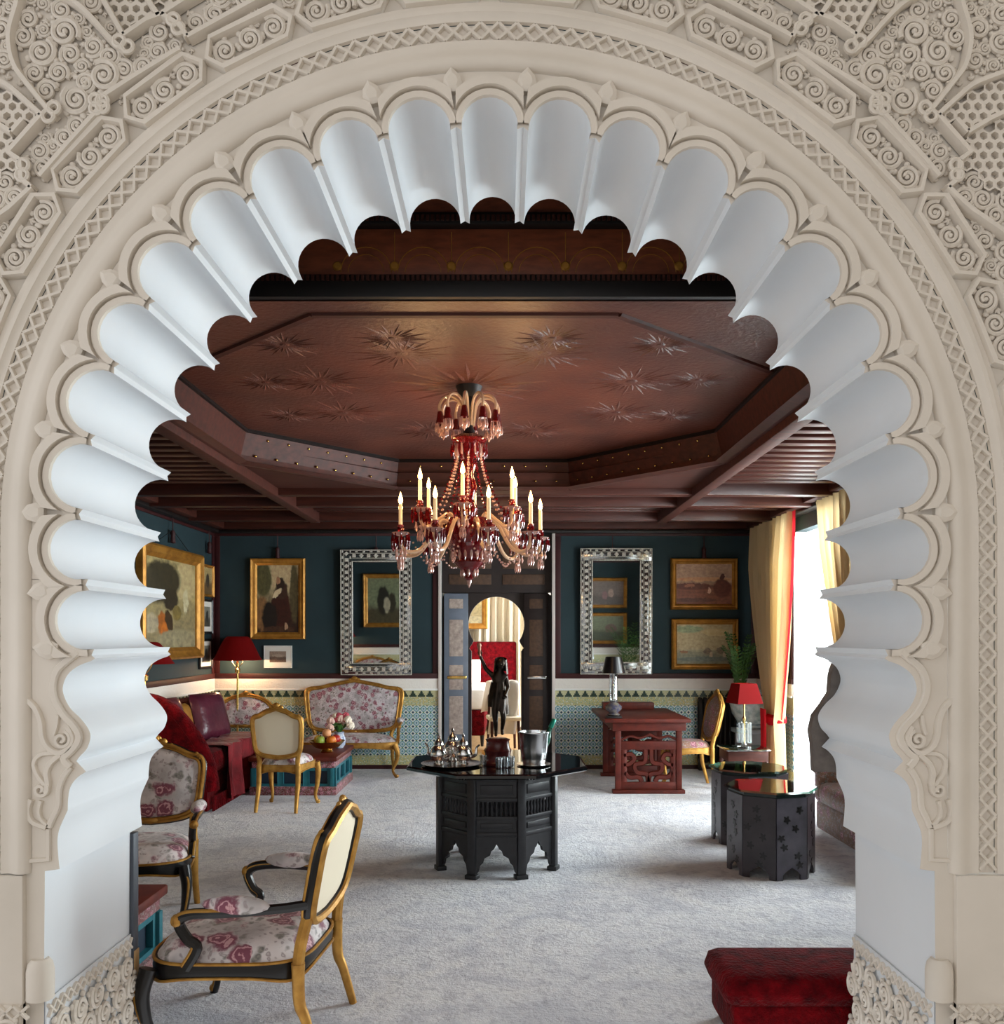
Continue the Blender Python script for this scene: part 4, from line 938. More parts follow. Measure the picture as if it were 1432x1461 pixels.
    g = MB(); g.tube([bp(*bo(a, 0.955), -0.016) for a in AB], 0.009, 6, True); g.tube([bp(*bo(a, 1.03), -0.012) for a in AB], 0.014, 6, True); g.tube([bp(*bo(a, 1.0), 0.018) for a in AB], 0.017, 6, True)
    top = bo(PI/2)
    for dx, dz, r in ((0, 0.022, 0.034), (-0.05, 0.012, 0.024), (0.05, 0.012, 0.024), (-0.095, 0.0, 0.018), (0.095, 0.0, 0.018), (-0.02, 0.03, 0.018), (0.02, 0.03, 0.018)):
        k = min(1, bw/0.5); r *= orn; g.ball(bp(dx*k, top[1]+dz*orn-(dx*dx)*2.0, -0.01), (r, r*0.7, r), 8, 6)
    for s in (-1, 1):
        xx, zz = bo(PI/2-s*0.72)
        for q in range(3): g.ball(bp(xx+s*0.012*q, zz+0.014-0.012*q, -0.01), 0.015, 7, 5)
    bt = bo(-PI/2); g.ball(bp(0, bt[1], -0.022), (0.045, 0.014, 0.02), 8, 6)
    g.obj('gilt_carving', Em, fo)
    pn = MB()
    def panel(sgn, th):
        def f(u, v):
            x, z = bo(2*PI*u, 0.96*v); return bp(x, z if v > 0 else cm, sgn*(0.004+th*(1-v**4)))
        return f
    pn.grid(panel(-1, 0.04), 40, 9, None, True); pn.obj('backrest', Fb, root, 70)
    pn = MB(); pn.grid(panel(1, 0.012), 40, 6, None, True); pn.obj('back_cover', MAT[rear], root, 70)
    for s in (-1, 1):
        q = bo(-PI/2+s*0.95); st = MB(); st.tube(spline([(s*w*0.38, d*0.47, sh-0.01), bp(s*w*0.37, s0*0.5), bp(q[0], q[1]+0.01)], 4), [0.027]+[0.024]*8, 8); st.obj('back_stile', Em, root)
    if arms:
        for s in (-1, 1):
            ah = 0.215; p0 = bp(s*(bw/2+0.0), ah+0.02); xs = s*w*0.47; yf = -d*0.14
            ar = MB(); pth = spline([p0, (s*(bw/2+0.03), yb-0.06, sh+ah+0.005), (xs+s*0.02, 0.03, sh+ah), (xs+s*0.02, yf-0.02, sh+ah-0.01), (xs+s*0.015, yf-0.065, sh+ah-0.045), (xs+s*0.005, yf-0.035, sh+ah-0.11), (xs, yf+0.0, sh+0.07), (xs, yf-0.045, sh-0.01)], 5)
            ar.tube(pth, [0.02]*8+[0.021]*(len(pth)-8), 8); a_ = ar.obj('arm', Fm, root)
            g = MB(); g.tube([(p[0]+s*0.013, p[1]-0.010, p[2]+0.012) for p in pth[8:]], 0.0075, 6); g.tube([(p[0]-s*0.014, p[1]-0.006, p[2]+0.006) for p in pth[6:]], 0.0055, 6); g.ball((xs+s*0.02, yf-0.07, sh+ah-0.035), 0.026, 8, 6); g.obj('gilt_line', Em, a_)
            pd = MB(); pd.ball((xs*1.02, (yb-0.10+yf)/2+0.02, sh+ah+0.026), (0.042, (yb-0.06-yf)/2-0.02, 0.036), 12, 8); pd.obj('arm_pad', Fb, root, 70)
    return root
def chair_at(name, label, cat, x, y, rz, group=None, **kw): return louis(thing(name, label, cat, (x, y, 0), rz, group), **kw)
chair_at('armchair', 'black and gilt carved armchair with cream rear panel facing away from the centre table', 'armchair', -1.07, 3.64, math.radians(-95), 'gilt floral armchairs', w=0.70, d=0.62, bh=0.91, bw=0.54, sh=0.38, e=0.42, orn=0.7)
chair_at('armchair', 'black and gilt armchair with rose-patterned front beside the low tea table', 'armchair', -2.10, 4.95, math.radians(9), 'gilt floral armchairs', w=0.66, d=0.58, bh=0.95, bw=0.56, sh=0.41, e=0.42)
chair_at('side_chair', 'gilt armless chair with plain cream back panel at the coffee table', 'chair', -2.11, 8.34, PI-0.10, None, w=0.50, d=0.46, bh=0.93, bw=0.46, sh=0.43, arms=False, frame='gold', upper=True, tilt=0.13, e=0.38)
chair_at('desk_chair', 'gilt chair with rose brocade back and white seat drawn up to the desk', 'chair', 2.02, 9.48, math.radians(-84), None, w=0.46, d=0.44, bh=0.98, bw=0.42, sh=0.44, arms=False, frame='gold', fab='floralwarm', rear='floralwarm', upper=True, tilt=0.22)
chair_at('settee', 'gilt two-seat settee with mauve floral brocade against the tiled dado', 'settee', -1.86, 10.33, 0, 'gilt floral settees', w=1.26, d=0.54, bh=1.04, bw=1.14, sh=0.40, frame='gold', fab='floralsmall', e=0.3, crest=0.07, upper=True, tilt=0.14)
chair_at('corner_settee', 'round-backed floral settee tucked in the corner behind the crimson sofa', 'settee', -3.17, 10.27, 0.0, 'gilt floral settees', w=0.80, d=0.54, bh=0.93, bw=0.76, sh=0.42, frame='gold', fab='floralsmall', arms=False, round_back=True, tilt=0.10)
bs_ = thing('brocade_sofa', 'tawny floral brocade sofa beside the inlaid octagonal tables', 'sofa', (0, 0, 0))
MB().box(2.60, 3.08, 5.62, 7.22, 0.05, 0.30, c=0.03).obj('base', MAT['floralwarm'], bs_); MB().box(2.56, 3.06, 5.80, 7.08, 0.28, 0.46, c=0.06).obj('seat', MAT['floralwarm'], bs_, 60)
MB().box(2.90, 3.10, 5.62, 7.22, 0.28, 0.90, c=0.06).obj('backrest', MAT['floralwarm'], bs_, 60)
for y in (5.62, 7.06):
    MB().box(2.58, 3.08, y, y+0.16, 0.28, 0.60, c=0.04).obj('arm', MAT['floralwarm'], bs_, 60); MB().tube([(2.56, y+0.08, 0.60), (3.05, y+0.08, 0.64)], 0.085, 12).obj('arm_roll', MAT['floralwarm'], bs_, 60)
chair_at('inner_settee', 'round-backed settee by the arch wall seen only in the tall mirror', 'settee', -2.76, 3.75, PI, None, w=0.95, d=0.56, bh=0.92, bw=0.86, sh=0.42, frame='gold', fab='floralsmall', arms=False, round_back=True, tilt=0.10)
# ------------------------------------------------------------------ framed pictures and mirrors
def picture(name, label, cat, u0, u1, z0, z1, wall, mat, fw=0.07, frame='goldframe', group=None, mount=0.0, lean=0.0, depth=0.06, fillet=True):
    """wall: ('x', y) far wall, ('r', y) inner wall facing +y, ('y', x) side wall facing +x"""
    cx, cz = (u0+u1)/2, (z0+z1)/2; w, h = u1-u0, z1-z0
    if wall[0] == 'x': t = thing(name, label, cat, (cx, wall[1]-0.004, cz), 0, group)
    elif wall[0] == 'r': t = thing(name, label, cat, (cx, wall[1]+0.004, cz), PI, group)
    else: t = thing(name, label, cat, (wall[1]+0.004, cx, cz), PI/2, group)
    if lean: t.rotation_euler = Euler((lean, 0, t.rotation_euler.z))
    # frame: mitred moulding profile swept round the rectangle
    prof = [(0, 0), (0, -depth*0.8), (fw*0.18, -depth), (fw*0.45, -depth*0.72), (fw*0.7, -depth*0.78), (fw*0.86, -depth*0.5), (fw, -depth*0.4), (fw, 0)]
    for side in range(4):
        mb = MB(); vs = []
        cs = [(-1, -1), (1, -1), (1, 1), (-1, 1)]
        for c in (cs[side], cs[(side+1) % 4]):
            for o, y in prof: vs.append((c[0]*(w/2-o), y, c[1]*(h/2-o)))
        k = len(prof); mb.add(vs, [(j, j+1, k+j+1, k+j) for j in range(k-1)]); mb.obj('frame_rail', MAT[frame], t, 50)
    iw, ih = w-2*fw, h-2*fw
    if mount:
        MB().box(-iw/2, iw/2, -0.018, -0.008, -ih/2, ih/2).obj('mount', MAT['mat_board'], t); iw -= 2*mount; ih -= 2*mount
        MB().box(-iw/2, iw/2, -0.021, -0.017, -ih/2, ih/2).obj('print', mat, t)
    else: MB().box(-iw/2, iw/2, -0.020, -0.006, -ih/2, ih/2).obj('canvas', mat, t)
    return t
def bx(px): return (px-CX)/F*YB
def bz(py): return H-(py-CY)/F*YB
pw = painting('woman_picture', (206, 188, 148), (60, 36, 24), [(0.15, 0.8, 0.22, 0.3, 0, (96, 92, 60)), (0.9, 0.6, 0.12, 0.5, 0, (96, 84, 56)), (0.12, 0.28, 0.2, 0.28, 0, (150, 110, 72)), (0.58, 0.36, 0.26, 0.36, 0.1, (66, 28, 20)), (0.3, 0.22, 0.2, 0.26, 0, (34, 26, 24)), (0.6, 0.62, 0.16, 0.14, 0.3, (70, 44, 34)), (0.55, 0.72, 0.1, 0.12, 0, (48, 30, 24)), (0.48, 0.58, 0.14, 0.05, 0.5, (226, 208, 178)), (0.5, 0.77, 0.055, 0.06, 0, (190, 140, 106)), (0.52, 0.05, 0.4, 0.05, 0, (80, 50, 36)), (0.7, 0.09, 0.05, 0.06, 0, (196, 160, 130))], 0.5, 0.2)
picture('figure_painting', 'gilt-framed painting of a woman standing in a dark skirt', 'painting', bx(358), bx(436), bz(912), bz(797), ('x', YB), pw, 0.085, group='gilt paintings')
pd_ = painting('desert_picture', (196, 164, 140), (150, 92, 74), [(0.5, 0.62, 0.6, 0.06, 0, (214, 170, 130)), (0.3, 0.44, 0.4, 0.09, 0, (120, 64, 56)), (0.83, 0.4, 0.18, 0.26, 0, (116, 62, 54)), (0.83, 0.68, 0.05, 0.08, 0, (92, 50, 46)), (0.25, 0.46, 0.1, 0.05, 0, (184, 120, 96)), (0.6, 0.34, 0.025, 0.09, 0, (226, 190, 168)), (0.3, 0.1, 0.5, 0.06, 0, (116, 72, 64))], 0.5, 0.1)
picture('landscape_painting', 'gilt-framed sunset painting of brown hills and a tower', 'painting', bx(956), bx(1051), bz(870), bz(797), ('x', YB), pd_, 0.07, group='gilt paintings')
ph_ = painting('horses_picture', (206, 194, 156), (150, 152, 132), [(0.2, 0.88, 0.3, 0.1, 0, (170, 186, 150)), (0.7, 0.8, 0.3, 0.1, 0, (222, 208, 168)), (0.55, 0.32, 0.08, 0.09, 0, (150, 134, 116)), (0.8, 0.34, 0.09, 0.1, 0, (146, 130, 112)), (0.62, 0.24, 0.03, 0.08, 0, (210, 196, 170)), (0.85, 0.24, 0.03, 0.08, 0, (205, 190, 166)), (0.12, 0.3, 0.08, 0.04, 0, (176, 130, 96)), (0.5, 0.12, 0.6, 0.07, 0, (130, 138, 130))], 0.3, 0.1)
picture('horse_painting', 'gilt-framed pale painting of horses on an open plain', 'painting', bx(957), bx(1052), bz(955), bz(883), ('x', YB), ph_, 0.07, group='gilt paintings')
psm = painting('small_print', (170, 150, 136), (116, 94, 84), [(0.5, 0.6, 0.4, 0.15, 0, (190, 172, 156)), (0.3, 0.35, 0.2, 0.2, 0, (130, 104, 92))], 0.5)
picture('mounted_print', 'small brown print in a white mount under the painting of the woman', 'picture', bx(377), bx(417), bz(953), bz(921), ('x', YB), psm, 0.012, 'white', None, 0.06, depth=0.02)
# side wall: large landscape with small frames beyond
def lyz(px): return -XL*F/(CX-px)
pb_ = painting('garden_picture', (186, 170, 120), (160, 146, 110), [(0.8, 0.78, 0.25, 0.26, 0, (206, 192, 146)), (0.3, 0.74, 0.42, 0.26, 0.2, (66, 60, 42)), (0.5, 0.55, 0.16, 0.14, 0, (60, 52, 38)), (0.8, 0.55, 0.06, 0.16, 0, (214, 206, 176)), (0.62, 0.4, 0.1, 0.1, 0, (140, 122, 70)), (0.34, 0.28, 0.12, 0.14, 0, (182, 104, 40)), (0.14, 0.28, 0.12, 0.12, 0, (190, 178, 150)), (0.46, 0.3, 0.08, 0.14, 0.4, (74, 56, 36)), (0.36, 0.2, 0.06, 0.1, 0, (206, 120, 44)), (0.7, 0.1, 0.5, 0.12, 0, (170, 160, 128))], 0.45, 0.2)
picture('garden_painting', 'large gilt-framed garden painting hung by a red tassel cord', 'painting', 8.47, 10.17, 1.40, 2.60, ('y', XL), pb_, 0.13, group='gilt paintings', depth=0.09)
picture('bedroom_painting', 'gilt-framed landscape on the bedroom wall beyond the doorway', 'painting', -1.25, -0.30, 1.78, 2.6, ('x', 15.16), pb_, 0.1, group='gilt paintings')
pq = [painting('print_a', (190, 170, 120), (120, 96, 64), [(0.5, 0.5, 0.2, 0.3, 0, (70, 60, 50))]), painting('print_b', (150, 150, 140), (96, 92, 84), [(0.5, 0.5, 0.2, 0.35, 0, (60, 60, 56))])]
picture('small_gilt_picture', 'small gilt picture uppermost of three beside the garden painting', 'picture', 10.27, 10.66, 2.13, 2.52, ('y', XL), pq[0], 0.035, depth=0.04)
picture('small_dark_picture', 'small black-framed print between the gilt and lower prints', 'picture', 10.25, 10.64, 1.68, 2.10, ('y', XL), pq[1], 0.03, 'black', None, 0.06, depth=0.03)
picture('small_lower_picture', 'small black-framed print lowest beside the garden painting', 'picture', 10.2, 10.62, 1.26, 1.62, ('y', XL), pq[1], 0.03, 'black', None, 0.05, depth=0.03)
# pictures on the inner side of the arch wall, reflected in the mirrors
YI = YF1+0.012
pr1 = painting('riders_picture', (140, 150, 120), (84, 76, 56), [(0.55, 0.5, 0.2, 0.36, 0, (44, 40, 32)), (0.3, 0.45, 0.12, 0.25, 0, (60, 56, 44)), (0.45, 0.4, 0.1, 0.2, 0, (190, 182, 160))], 0.35)
picture('riders_painting', 'gilt-framed painting of mounted riders reflected in the tall mirror', 'painting', -2.95, -2.05, 1.55, 2.66, ('r', YI), pr1, 0.09, group='gilt paintings')
pr2 = painting('market_picture', (128, 112, 104), (96, 84, 80), [(0.4, 0.5, 0.1, 0.2, 0, (190, 160, 150)), (0.6, 0.4, 0.1, 0.2, 0, (150, 110, 110))], 0.4)
picture('market_painting', 'gilt-framed dusky market painting reflected in the mosaic mirror', 'painting', 1.75, 2.55, 1.95, 2.58, ('r', YI), pr2, 0.07, group='gilt paintings')
picture('grove_painting', 'gilt-framed green grove painting under the market painting', 'painting', 1.75, 2.55, 1.20, 1.85, ('r', YI), painting('grove_picture', (120, 126, 96), (70, 76, 52), [(0.4, 0.5, 0.2, 0.2, 0, (110, 80, 70))], 0.4), 0.07, group='gilt paintings')
bone = M('bone_inlay', (222, 216, 204), 0.3, c2=(150, 140, 130), ns=60, bs=90, bstr=0.5); inl = M('mirror_mosaic', (170, 172, 170), 0.12, 0.85, c2=(88, 84, 84), ns=46)
def mirror(label, px0, px1, py0, py1, tilt):
    x0, x1, z0, z1 = bx(px0), bx(px1), bz(py1), bz(py0); w, h = x1-x0, z1-z0; fw = 0.155
    t = thing('wall_mirror', label, 'mirror', ((x0+x1)/2, YB-0.03, z0), 0, 'mosaic framed mirrors'); t.rotation_euler = (tilt, 0, 0)
    MB().box(-w/2, w/2, -0.0, 0.022, 0.0, h).obj('backing', MAT['woodblack'], t)
    MB().box(-w/2+fw-0.02, w/2-fw+0.02, -0.012, -0.002, fw-0.02, h-fw+0.02).obj('mirror_glass', MAT['mirror'], t, 0)
    for (a, b_, c, d_) in ((-w/2, w/2, 0, fw), (-w/2, w/2, h-fw, h), (-w/2, -w/2+fw, fw, h-fw), (w/2-fw, w/2, fw, h-fw)):
        MB().box(a, b_, -0.022, 0.0, c, d_, c=0.003).obj('frame_board', inl, t)
    for o, r in ((0.006, 0.007), (0.045, 0.004), (0.105, 0.004), (fw-0.008, 0.008)):
        q = [(-w/2+o, -0.024, o), (w/2-o, -0.024, o), (w/2-o, -0.024, h-o), (-w/2+o, -0.024, h-o)]; q2 = []
        for i in range(4):
            for k in range(6): q2.append(Vector(q[i]).lerp(Vector(q[(i+1) % 4]), k/6))
        MB().tube(q2, r, 6, True).obj('bone_fillet', bone, t)
    tl = MB().box(-0.022, 0.022, -0.029, -0.02, -0.022, 0.022, c=0.004); tlm = tl.mesh('mosaic_piece', bone)
    n = int(h/0.075)
    for i in range(n):
        z = 0.05+i*(h-0.1)/(n-1)
        for x in (-w/2+0.075, w/2-0.075): link('mosaic_piece', tlm, t, (x, 0, z), (0, PI/4 if i % 2 else 0, 0), (0.9, 1, 1.0))
        for x in (-w/2+0.026, w/2-0.026, -w/2+0.124, w/2-0.124): link('mosaic_piece', tlm, t, (x, 0.003, z+0.03), None, (0.4, 1, 0.8))
    n = int((w-0.3)/0.075)
    for i in range(n):
        x = -w/2+0.17+i*(w-0.34)/max(1, n-1)
        for z in (0.075, h-0.075): link('mosaic_piece', tlm, t, (x, 0, z), (0, PI/4 if i % 2 else 0, 0))
        for z in (0.026, h-0.026): link('mosaic_piece', tlm, t, (x+.03, 0.003, z), None, (0.8, 1, 0.4))
    return t
mirror('tall mosaic-framed mirror above the floral settee', 487, 588, 785, 963, 0.02)
mirror('tall mosaic-framed mirror beside the two stacked paintings', 827, 929, 783, 962, 0.02)
# tassels that mask the picture hooks
tas = MB(); tas.tube([(0, 0, 0.0), (0, 0, 0.16)], 0.006, 6); tas.lathe([(0.0, -0.13), (0.03, -0.12), (0.022, -0.04), (0.03, -0.02), (0.02, 0.01), (0.0, 0.02)], 10, None, False)
tas_me = tas.mesh('picture_tassel', MAT['trimred'])
for px, lbl in ((397, 'dark red tassel above the painting of the woman'), (537, 'dark red tassel above the mirror over the settee'), (873, 'dark red tassel above the mirror beside the doorway'), (1003, 'dark red tassel above the sunset painting')):
    tag(link('picture_tassel', tas_me, None, (bx(px), YB-0.04, bz(783))), lbl, 'tassel', 'picture tassels')
for y, lbl in ((9.3, 'dark red tassel and cord above the garden painting'), (10.45, 'dark red tassel above the small side-wall pictures')):
    o = tag(link('picture_tassel', tas_me, None, (XL+0.05, y, 2.78)), lbl, 'tassel', 'picture tassels')
    if y < 10: MB().tube([(0, -0.45, -0.16), (0, 0, 0.02), (0, 0.45, -0.16)], 0.004, 5).obj('cord', MAT['woodblack'], o)
# ------------------------------------------------------------------ crimson sofa and cushions
sf = thing('velvet_sofa', 'deep crimson velvet sofa with curved end along the teal wall', 'sofa', (0, 0, 0))
endp = [(-3.55, 0.02), (-3.55, 1.0), (-3.40, 1.03), (-3.25, 1.0), (-3.10, 0.90), (-2.97, 0.74), (-2.87, 0.58), (-2.80, 0.40), (-2.77, 0.2), (-2.77, 0.02)]
endp = [(v.x, v.y) for v in spline([(a, b, 0) for a, b in endp], 4)]
MB().prism(endp, 8.02, 8.20).obj('arm', MAT['velvet'], sf, 60)
MB().tube([(x, 8.11, z) for x, z in endp[9:-4]], 0.09, 10).obj('arm_roll', MAT['velvet'], sf, 60)
MB().box(-3.55, -2.82, 8.18, 9.90, 0.03, 0.34, c=0.03).obj('base', MAT['velvet'], sf)
MB().box(-3.5, -2.76, 8.18, 9.90, 0.33, 0.56, c=0.07).obj('seat', MAT['velvet'], sf)
MB().box(-3.58, -3.38, 8.1, 9.90, 0.03, 0.98, c=0.08).obj('backrest', MAT['velvet'], sf)
def thr(u, v):
    y = 8.45+u*1.2; s_ = v*0.95; wob = 0.03*math.sin(u*21+v*2)+0.018*math.sin(u*47)
    if s_ < 0.35: return (-3.05+s_*0.9, y, 0.585+0.012*math.sin(u*19))
    return (-2.735+0.02*v+wob*(0.3+v), y+0.02*math.sin(v*7), 0.585-(s_-0.35)*0.9)
MB().grid(thr, 60, 22).obj('velvet_throw', M('bright_crimson_velvet', (132, 12, 24), 0.7, c2=(86, 4, 12), ns=8, bs=24, bstr=0.5, bdist=0.02, sheen=0.1, spec=0.3), sf, 70)
fg = MB()
for i in range(90): fg.tube([(-2.745, 8.1+i*0.0208, 0.14), (-2.742+0.006*math.sin(i*2.1), 8.1+i*0.0208+0.004*math.sin(i), 0.005)], [0.006, 0.008], 5)
tag(fg.obj('fringe', MAT['velvet'], sf), kind='stuff')
for x, y, z, rx, rz, mt, s_, lbl in ((-3.16, 9.24, 0.80, -0.3, 1.2, 'satin', 0.50, 'aubergine satin cushion standing upright on the crimson sofa'), (-3.26, 8.40, 0.82, -0.25, 1.45, 'satin', 0.46, 'aubergine satin cushion beside the sofa arm'),
                                (-3.30, 8.79, 0.80, -0.2, 1.5, 'goldframe', 0.32, 'ochre cushion between the two aubergine cushions')):
    o = cushion(MB(), s_, s_, 0.17).obj('cushion', MAT[mt], None, 60, (x, y, z)); o.rotation_euler = (rx, 0, rz); tag(o, lbl, 'cushion', 'sofa cushions')
# ------------------------------------------------------------------ low painted tables
def low_table(name, label, x0, x1, y0, y1, h):
    cx, cy = (x0+x1)/2, (y0+y1)/2; w, d = x1-x0, y1-y0
    t = thing(name, label, 'coffee table', (cx, cy, 0), 0, 'low painted tables')
    MB().box(-w/2, w/2, -d/2, d/2, h-0.05, h, c=0.012).obj('table_top', MAT['redwood'], t)
    fm = floral_mat('carved_red_floral_'+name, (110, 40, 40), 22.0)
    MB().box(-w/2+0.03, w/2-0.03, -d/2+0.03, d/2-0.03, h-0.12, h-0.05, c=0.006).obj('frieze', fm, t)
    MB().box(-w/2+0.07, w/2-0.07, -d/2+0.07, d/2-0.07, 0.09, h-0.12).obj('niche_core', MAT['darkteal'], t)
    MB().box(-w/2+0.01, w/2-0.01, -d/2+0.01, d/2-0.01, 0.0, 0.09, c=0.008).obj('plinth', fm, t)
    for ax, L, o in (('x', w, d), ('y', d, w)):
        n = max(2, int(round(L/0.36)))
        for s in (-1, 1):
            for i in range(n+1):
                u = -L/2+0.06+(L-0.12)*i/n; hw = 0.045 if i in (0, n) else 0.03
                b = MB()
                if ax == 'x': b.box(u-hw, u+hw, s*(o/2-0.075), s*(o/2-0.035), 0.09, h-0.12, c=0.003)
                else: b.box(s*(o/2-0.075), s*(o/2-0.035), u-hw, u+hw, 0.09, h-0.12, c=0.003)
                b.obj('stile', MAT['teal'], t)
            b = MB()
            for z0, z1 in ((0.09, 0.115), (h-0.15, h-0.12)):
                if ax == 'x': b.box(-L/2+0.04, L/2-0.04, s*(o/2-0.072), s*(o/2-0.037), z0, z1)
                else: b.box(s*(o/2-0.072), s*(o/2-0.037), -L/2+0.04, L/2-0.04, z0, z1)
            b.obj('rail', MAT['teal'], t)
    return t
low_table('coffee_table', 'red and teal painted low table holding the fruit bowl', -2.66, -1.74, 8.93, 9.95, 0.40)
low_table('tea_table', 'red and teal painted low table between the two armchairs', -2.24, -1.70, 3.50, 4.36, 0.40)
# fruit bowl and flowers
fb = thing('fruit_bowl', 'gilded bowl of fruit on the painted coffee table', 'bowl', (-1.92, 9.30, 0.40))
MB().lathe([(0.06, 0), (0.07, 0.012), (0.05, 0.03), (0.13, 0.06), (0.19, 0.12), (0.195, 0.125), (0.18, 0.115), (0.10, 0.06), (0.0, 0.05)], 24, None, False).obj('bowl', MAT['brass'], fb)
fruits = [(n_, l_+' in the gilded fruit bowl', c_, (0.098*math.cos(i*1.2566+0.4), 0.098*math.sin(i*1.2566+0.4), 0.135), r_) for i, (n_, l_, c_, r_) in enumerate((('apple', 'red apple', (176, 40, 34), 0.054), ('plum', 'dark plum', (96, 30, 44), 0.048), ('lemon', 'yellow lemon', (224, 190, 60), 0.05), ('green_apple', 'green apple', (150, 170, 70), 0.052), ('orange', 'bright orange', (214, 120, 40), 0.055)))]
fruits.append(('peach', 'pale peach topping the gilded fruit bowl', (226, 160, 110), (0.0, 0.0, 0.205), 0.05))
for nm, lbl, c, p, r in fruits:
    f = thing(nm, lbl, 'fruit', (-1.92+p[0], 9.30+p[1], 0.40+p[2]), 0, 'fruit in the bowl')
    MB().lathe([(0.0, -r*0.86), (r*0.35, -r*0.94), (r*0.8, -r*0.6), (r, 0.0), (r*0.85, r*0.6), (r*0.4, r*0.92), (r*0.1, r*0.78), (0, r*0.76)], 14, None, False).obj('flesh', M(nm+'_skin', c, 0.35), f, 70)
    MB().tube([(0, 0, r*0.75), (0.004, 0, r*1.15)], 0.004, 5).obj('stem', MAT['woodblack'], f)
vs_ = thing('flower_vase', 'small blue vase of pink and white roses on the coffee table', 'vase', (-1.86, 9.68, 0.40))
MB().lathe([(0.045, 0), (0.07, 0.04), (0.075, 0.10), (0.05, 0.16), (0.06, 0.18), (0.05, 0.175), (0.0, 0.17)], 18, None, False).obj('vase', M('blue_white_china', (110, 130, 170), 0.2, c2=(220, 224, 230), ns=24), vs_)
rf = random.Random(5)
pet = MB()
for r, n, z in ((0.045, 6, 0.0), (0.033, 5, 0.012), (0.018, 4, 0.022)):
    for i in range(n):
        a = 2*PI*i/n+r*40; pet.ball((r*0.6*math.cos(a), r*0.6*math.sin(a), z), (0.024, 0.024, 0.028), 7, 5)
pms = [pet.mesh('rose', M('rose_%d' % i, c, 0.7)) for i, c in enumerate(((228, 190, 176), (236, 224, 204), (196, 84, 96)))]
for i in range(15):
    a = rf.uniform(0, 2*PI); r = rf.uniform(0, 0.15); z = 0.36-r*0.8+rf.uniform(-0.03, 0.05)
    link('rose', pms[i % 3], vs_, (r*math.cos(a), r*math.sin(a), z), (r*4*-math.sin(a), r*4*math.cos(a), a))
for i in range(10):
    a = rf.uniform(0, 2*PI); l = rf.uniform(0.10, 0.19)
    MB().tube(spline([(0, 0, 0.15), (l*0.5*math.cos(a), l*0.5*math.sin(a), 0.26), (l*math.cos(a), l*math.sin(a), 0.22)], 4), [0.004, 0.01, 0.02, 0.03, 0.034, 0.03, 0.02, 0.01, 0.003], 6, False, None, 0.25).obj('leaf', MAT['leaf'], vs_)
# ------------------------------------------------------------------ lamps
def coolie(name, label, x, y, z0, z_sh0, z_sh1, r0, r1, watts, stand='floor'):
    t = thing(name, label, 'lamp', (x, y, 0), 0, 'red shaded lamps')
    MB().lathe([(0.15, z0), (0.15, z0+0.02), (0.05, z0+0.05), (0.022, z0+0.09)], 20).obj('base', MAT['brass'], t)
    MB().lathe([(0.014, z0+0.08), (0.012, z_sh0-0.16), (0.03, z_sh0-0.15), (0.034, z_sh0-0.11), (0.014, z_sh0-0.09), (0.02, z_sh0-0.05), (0.010, z_sh0)], 14).obj('stem', MAT['brass'], t)
    hp = MB()
    for s in (-1, 1): hp.tube(spline([(0, 0, z_sh0-0.10), (s*0.06, 0, z_sh0-0.03), (s*0.07, 0, z_sh0+0.08), (0, 0, z_sh1)], 5), 0.004, 5)
    hp.obj('harp', MAT['brass'], t)
    n = 9; MB().lathe([(r0+(r1-r0)*(i/n)**0.8, z_sh0+(z_sh1-z_sh0)*math.sin(i/n*PI/2)) for i in range(n+1)], 28, None, False).obj('shade', MAT['redshade'], t, 60)
    bl = MB().ball((0, 0, z_sh0+0.06), 0.03, 10, 7).obj('bulb', M('lit_bulb_'+name, (255, 220, 170), 0.5, emit=(255, 200, 130), estr=6), t)
    d = bpy.data.lights.new('bulb_light', 'POINT'); d.energy = watts; d.color = (1.0, 0.66, 0.36); d.shadow_soft_size = 0.03
    o = bpy.data.objects.new('bulb_light', d); COL.objects.link(o); o.parent = t; o.location = (0, 0, z_sh0+0.005)
    return t
coolie('floor_lamp', 'brass lamp with wide red shade behind the corner settee', -3.26, 10.52, 0.0, 1.36, 1.65, 0.29, 0.11, 22)
coolie('sofa_lamp', 'red shaded brass lamp standing beneath the garden painting', -3.28, 7.85, 0.0, 1.40, 1.60, 0.26, 0.10, 10)
coolie('inner_lamp', 'red shaded brass lamp by the arch wall reflected in the mirror', -3.34, 3.66, 0.0, 1.36, 1.62, 0.27, 0.10, 10)
# ------------------------------------------------------------------ centre table
def octo(r_flat, rot=0.0): r = r_flat/math.cos(PI/8); return [(r*math.cos(PI/8+i*PI/4+rot), r*math.sin(PI/8+i*PI/4+rot)) for i in range(8)]
CTX, CTY = -0.056, 6.27
ct = thing('centre_table', 'black carved octagonal centre table with polished top', 'table', (CTX, CTY, 0))
tp = MB(); o1, o2, o3 = octo(0.615), octo(0.63), octo(0.60); vs = [(x, y, 0.705) for x, y in o3]+[(x, y, 0.718) for x, y in o2]+[(x, y, 0.736) for x, y in o2]+[(x, y, 0.745) for x, y in o1]
tp.add(vs, [tuple(range(7, -1, -1)), tuple(range(24, 32))]+[(k*8+i, k*8+(i+1) % 8, k*8+8+(i+1) % 8, k*8+8+i) for k in range(3) for i in range(8)]); tp.obj('table_top', MAT['blackgloss'], ct, 0)
ob = octo(0.40)
bal = MB().lathe([(0.008, 0), (0.010, 0.01), (0.006, 0.03), (0.011, 0.06), (0.006, 0.09), (0.010, 0.11), (0.008, 0.12)], 8).mesh('spindle', MAT['ebony'])
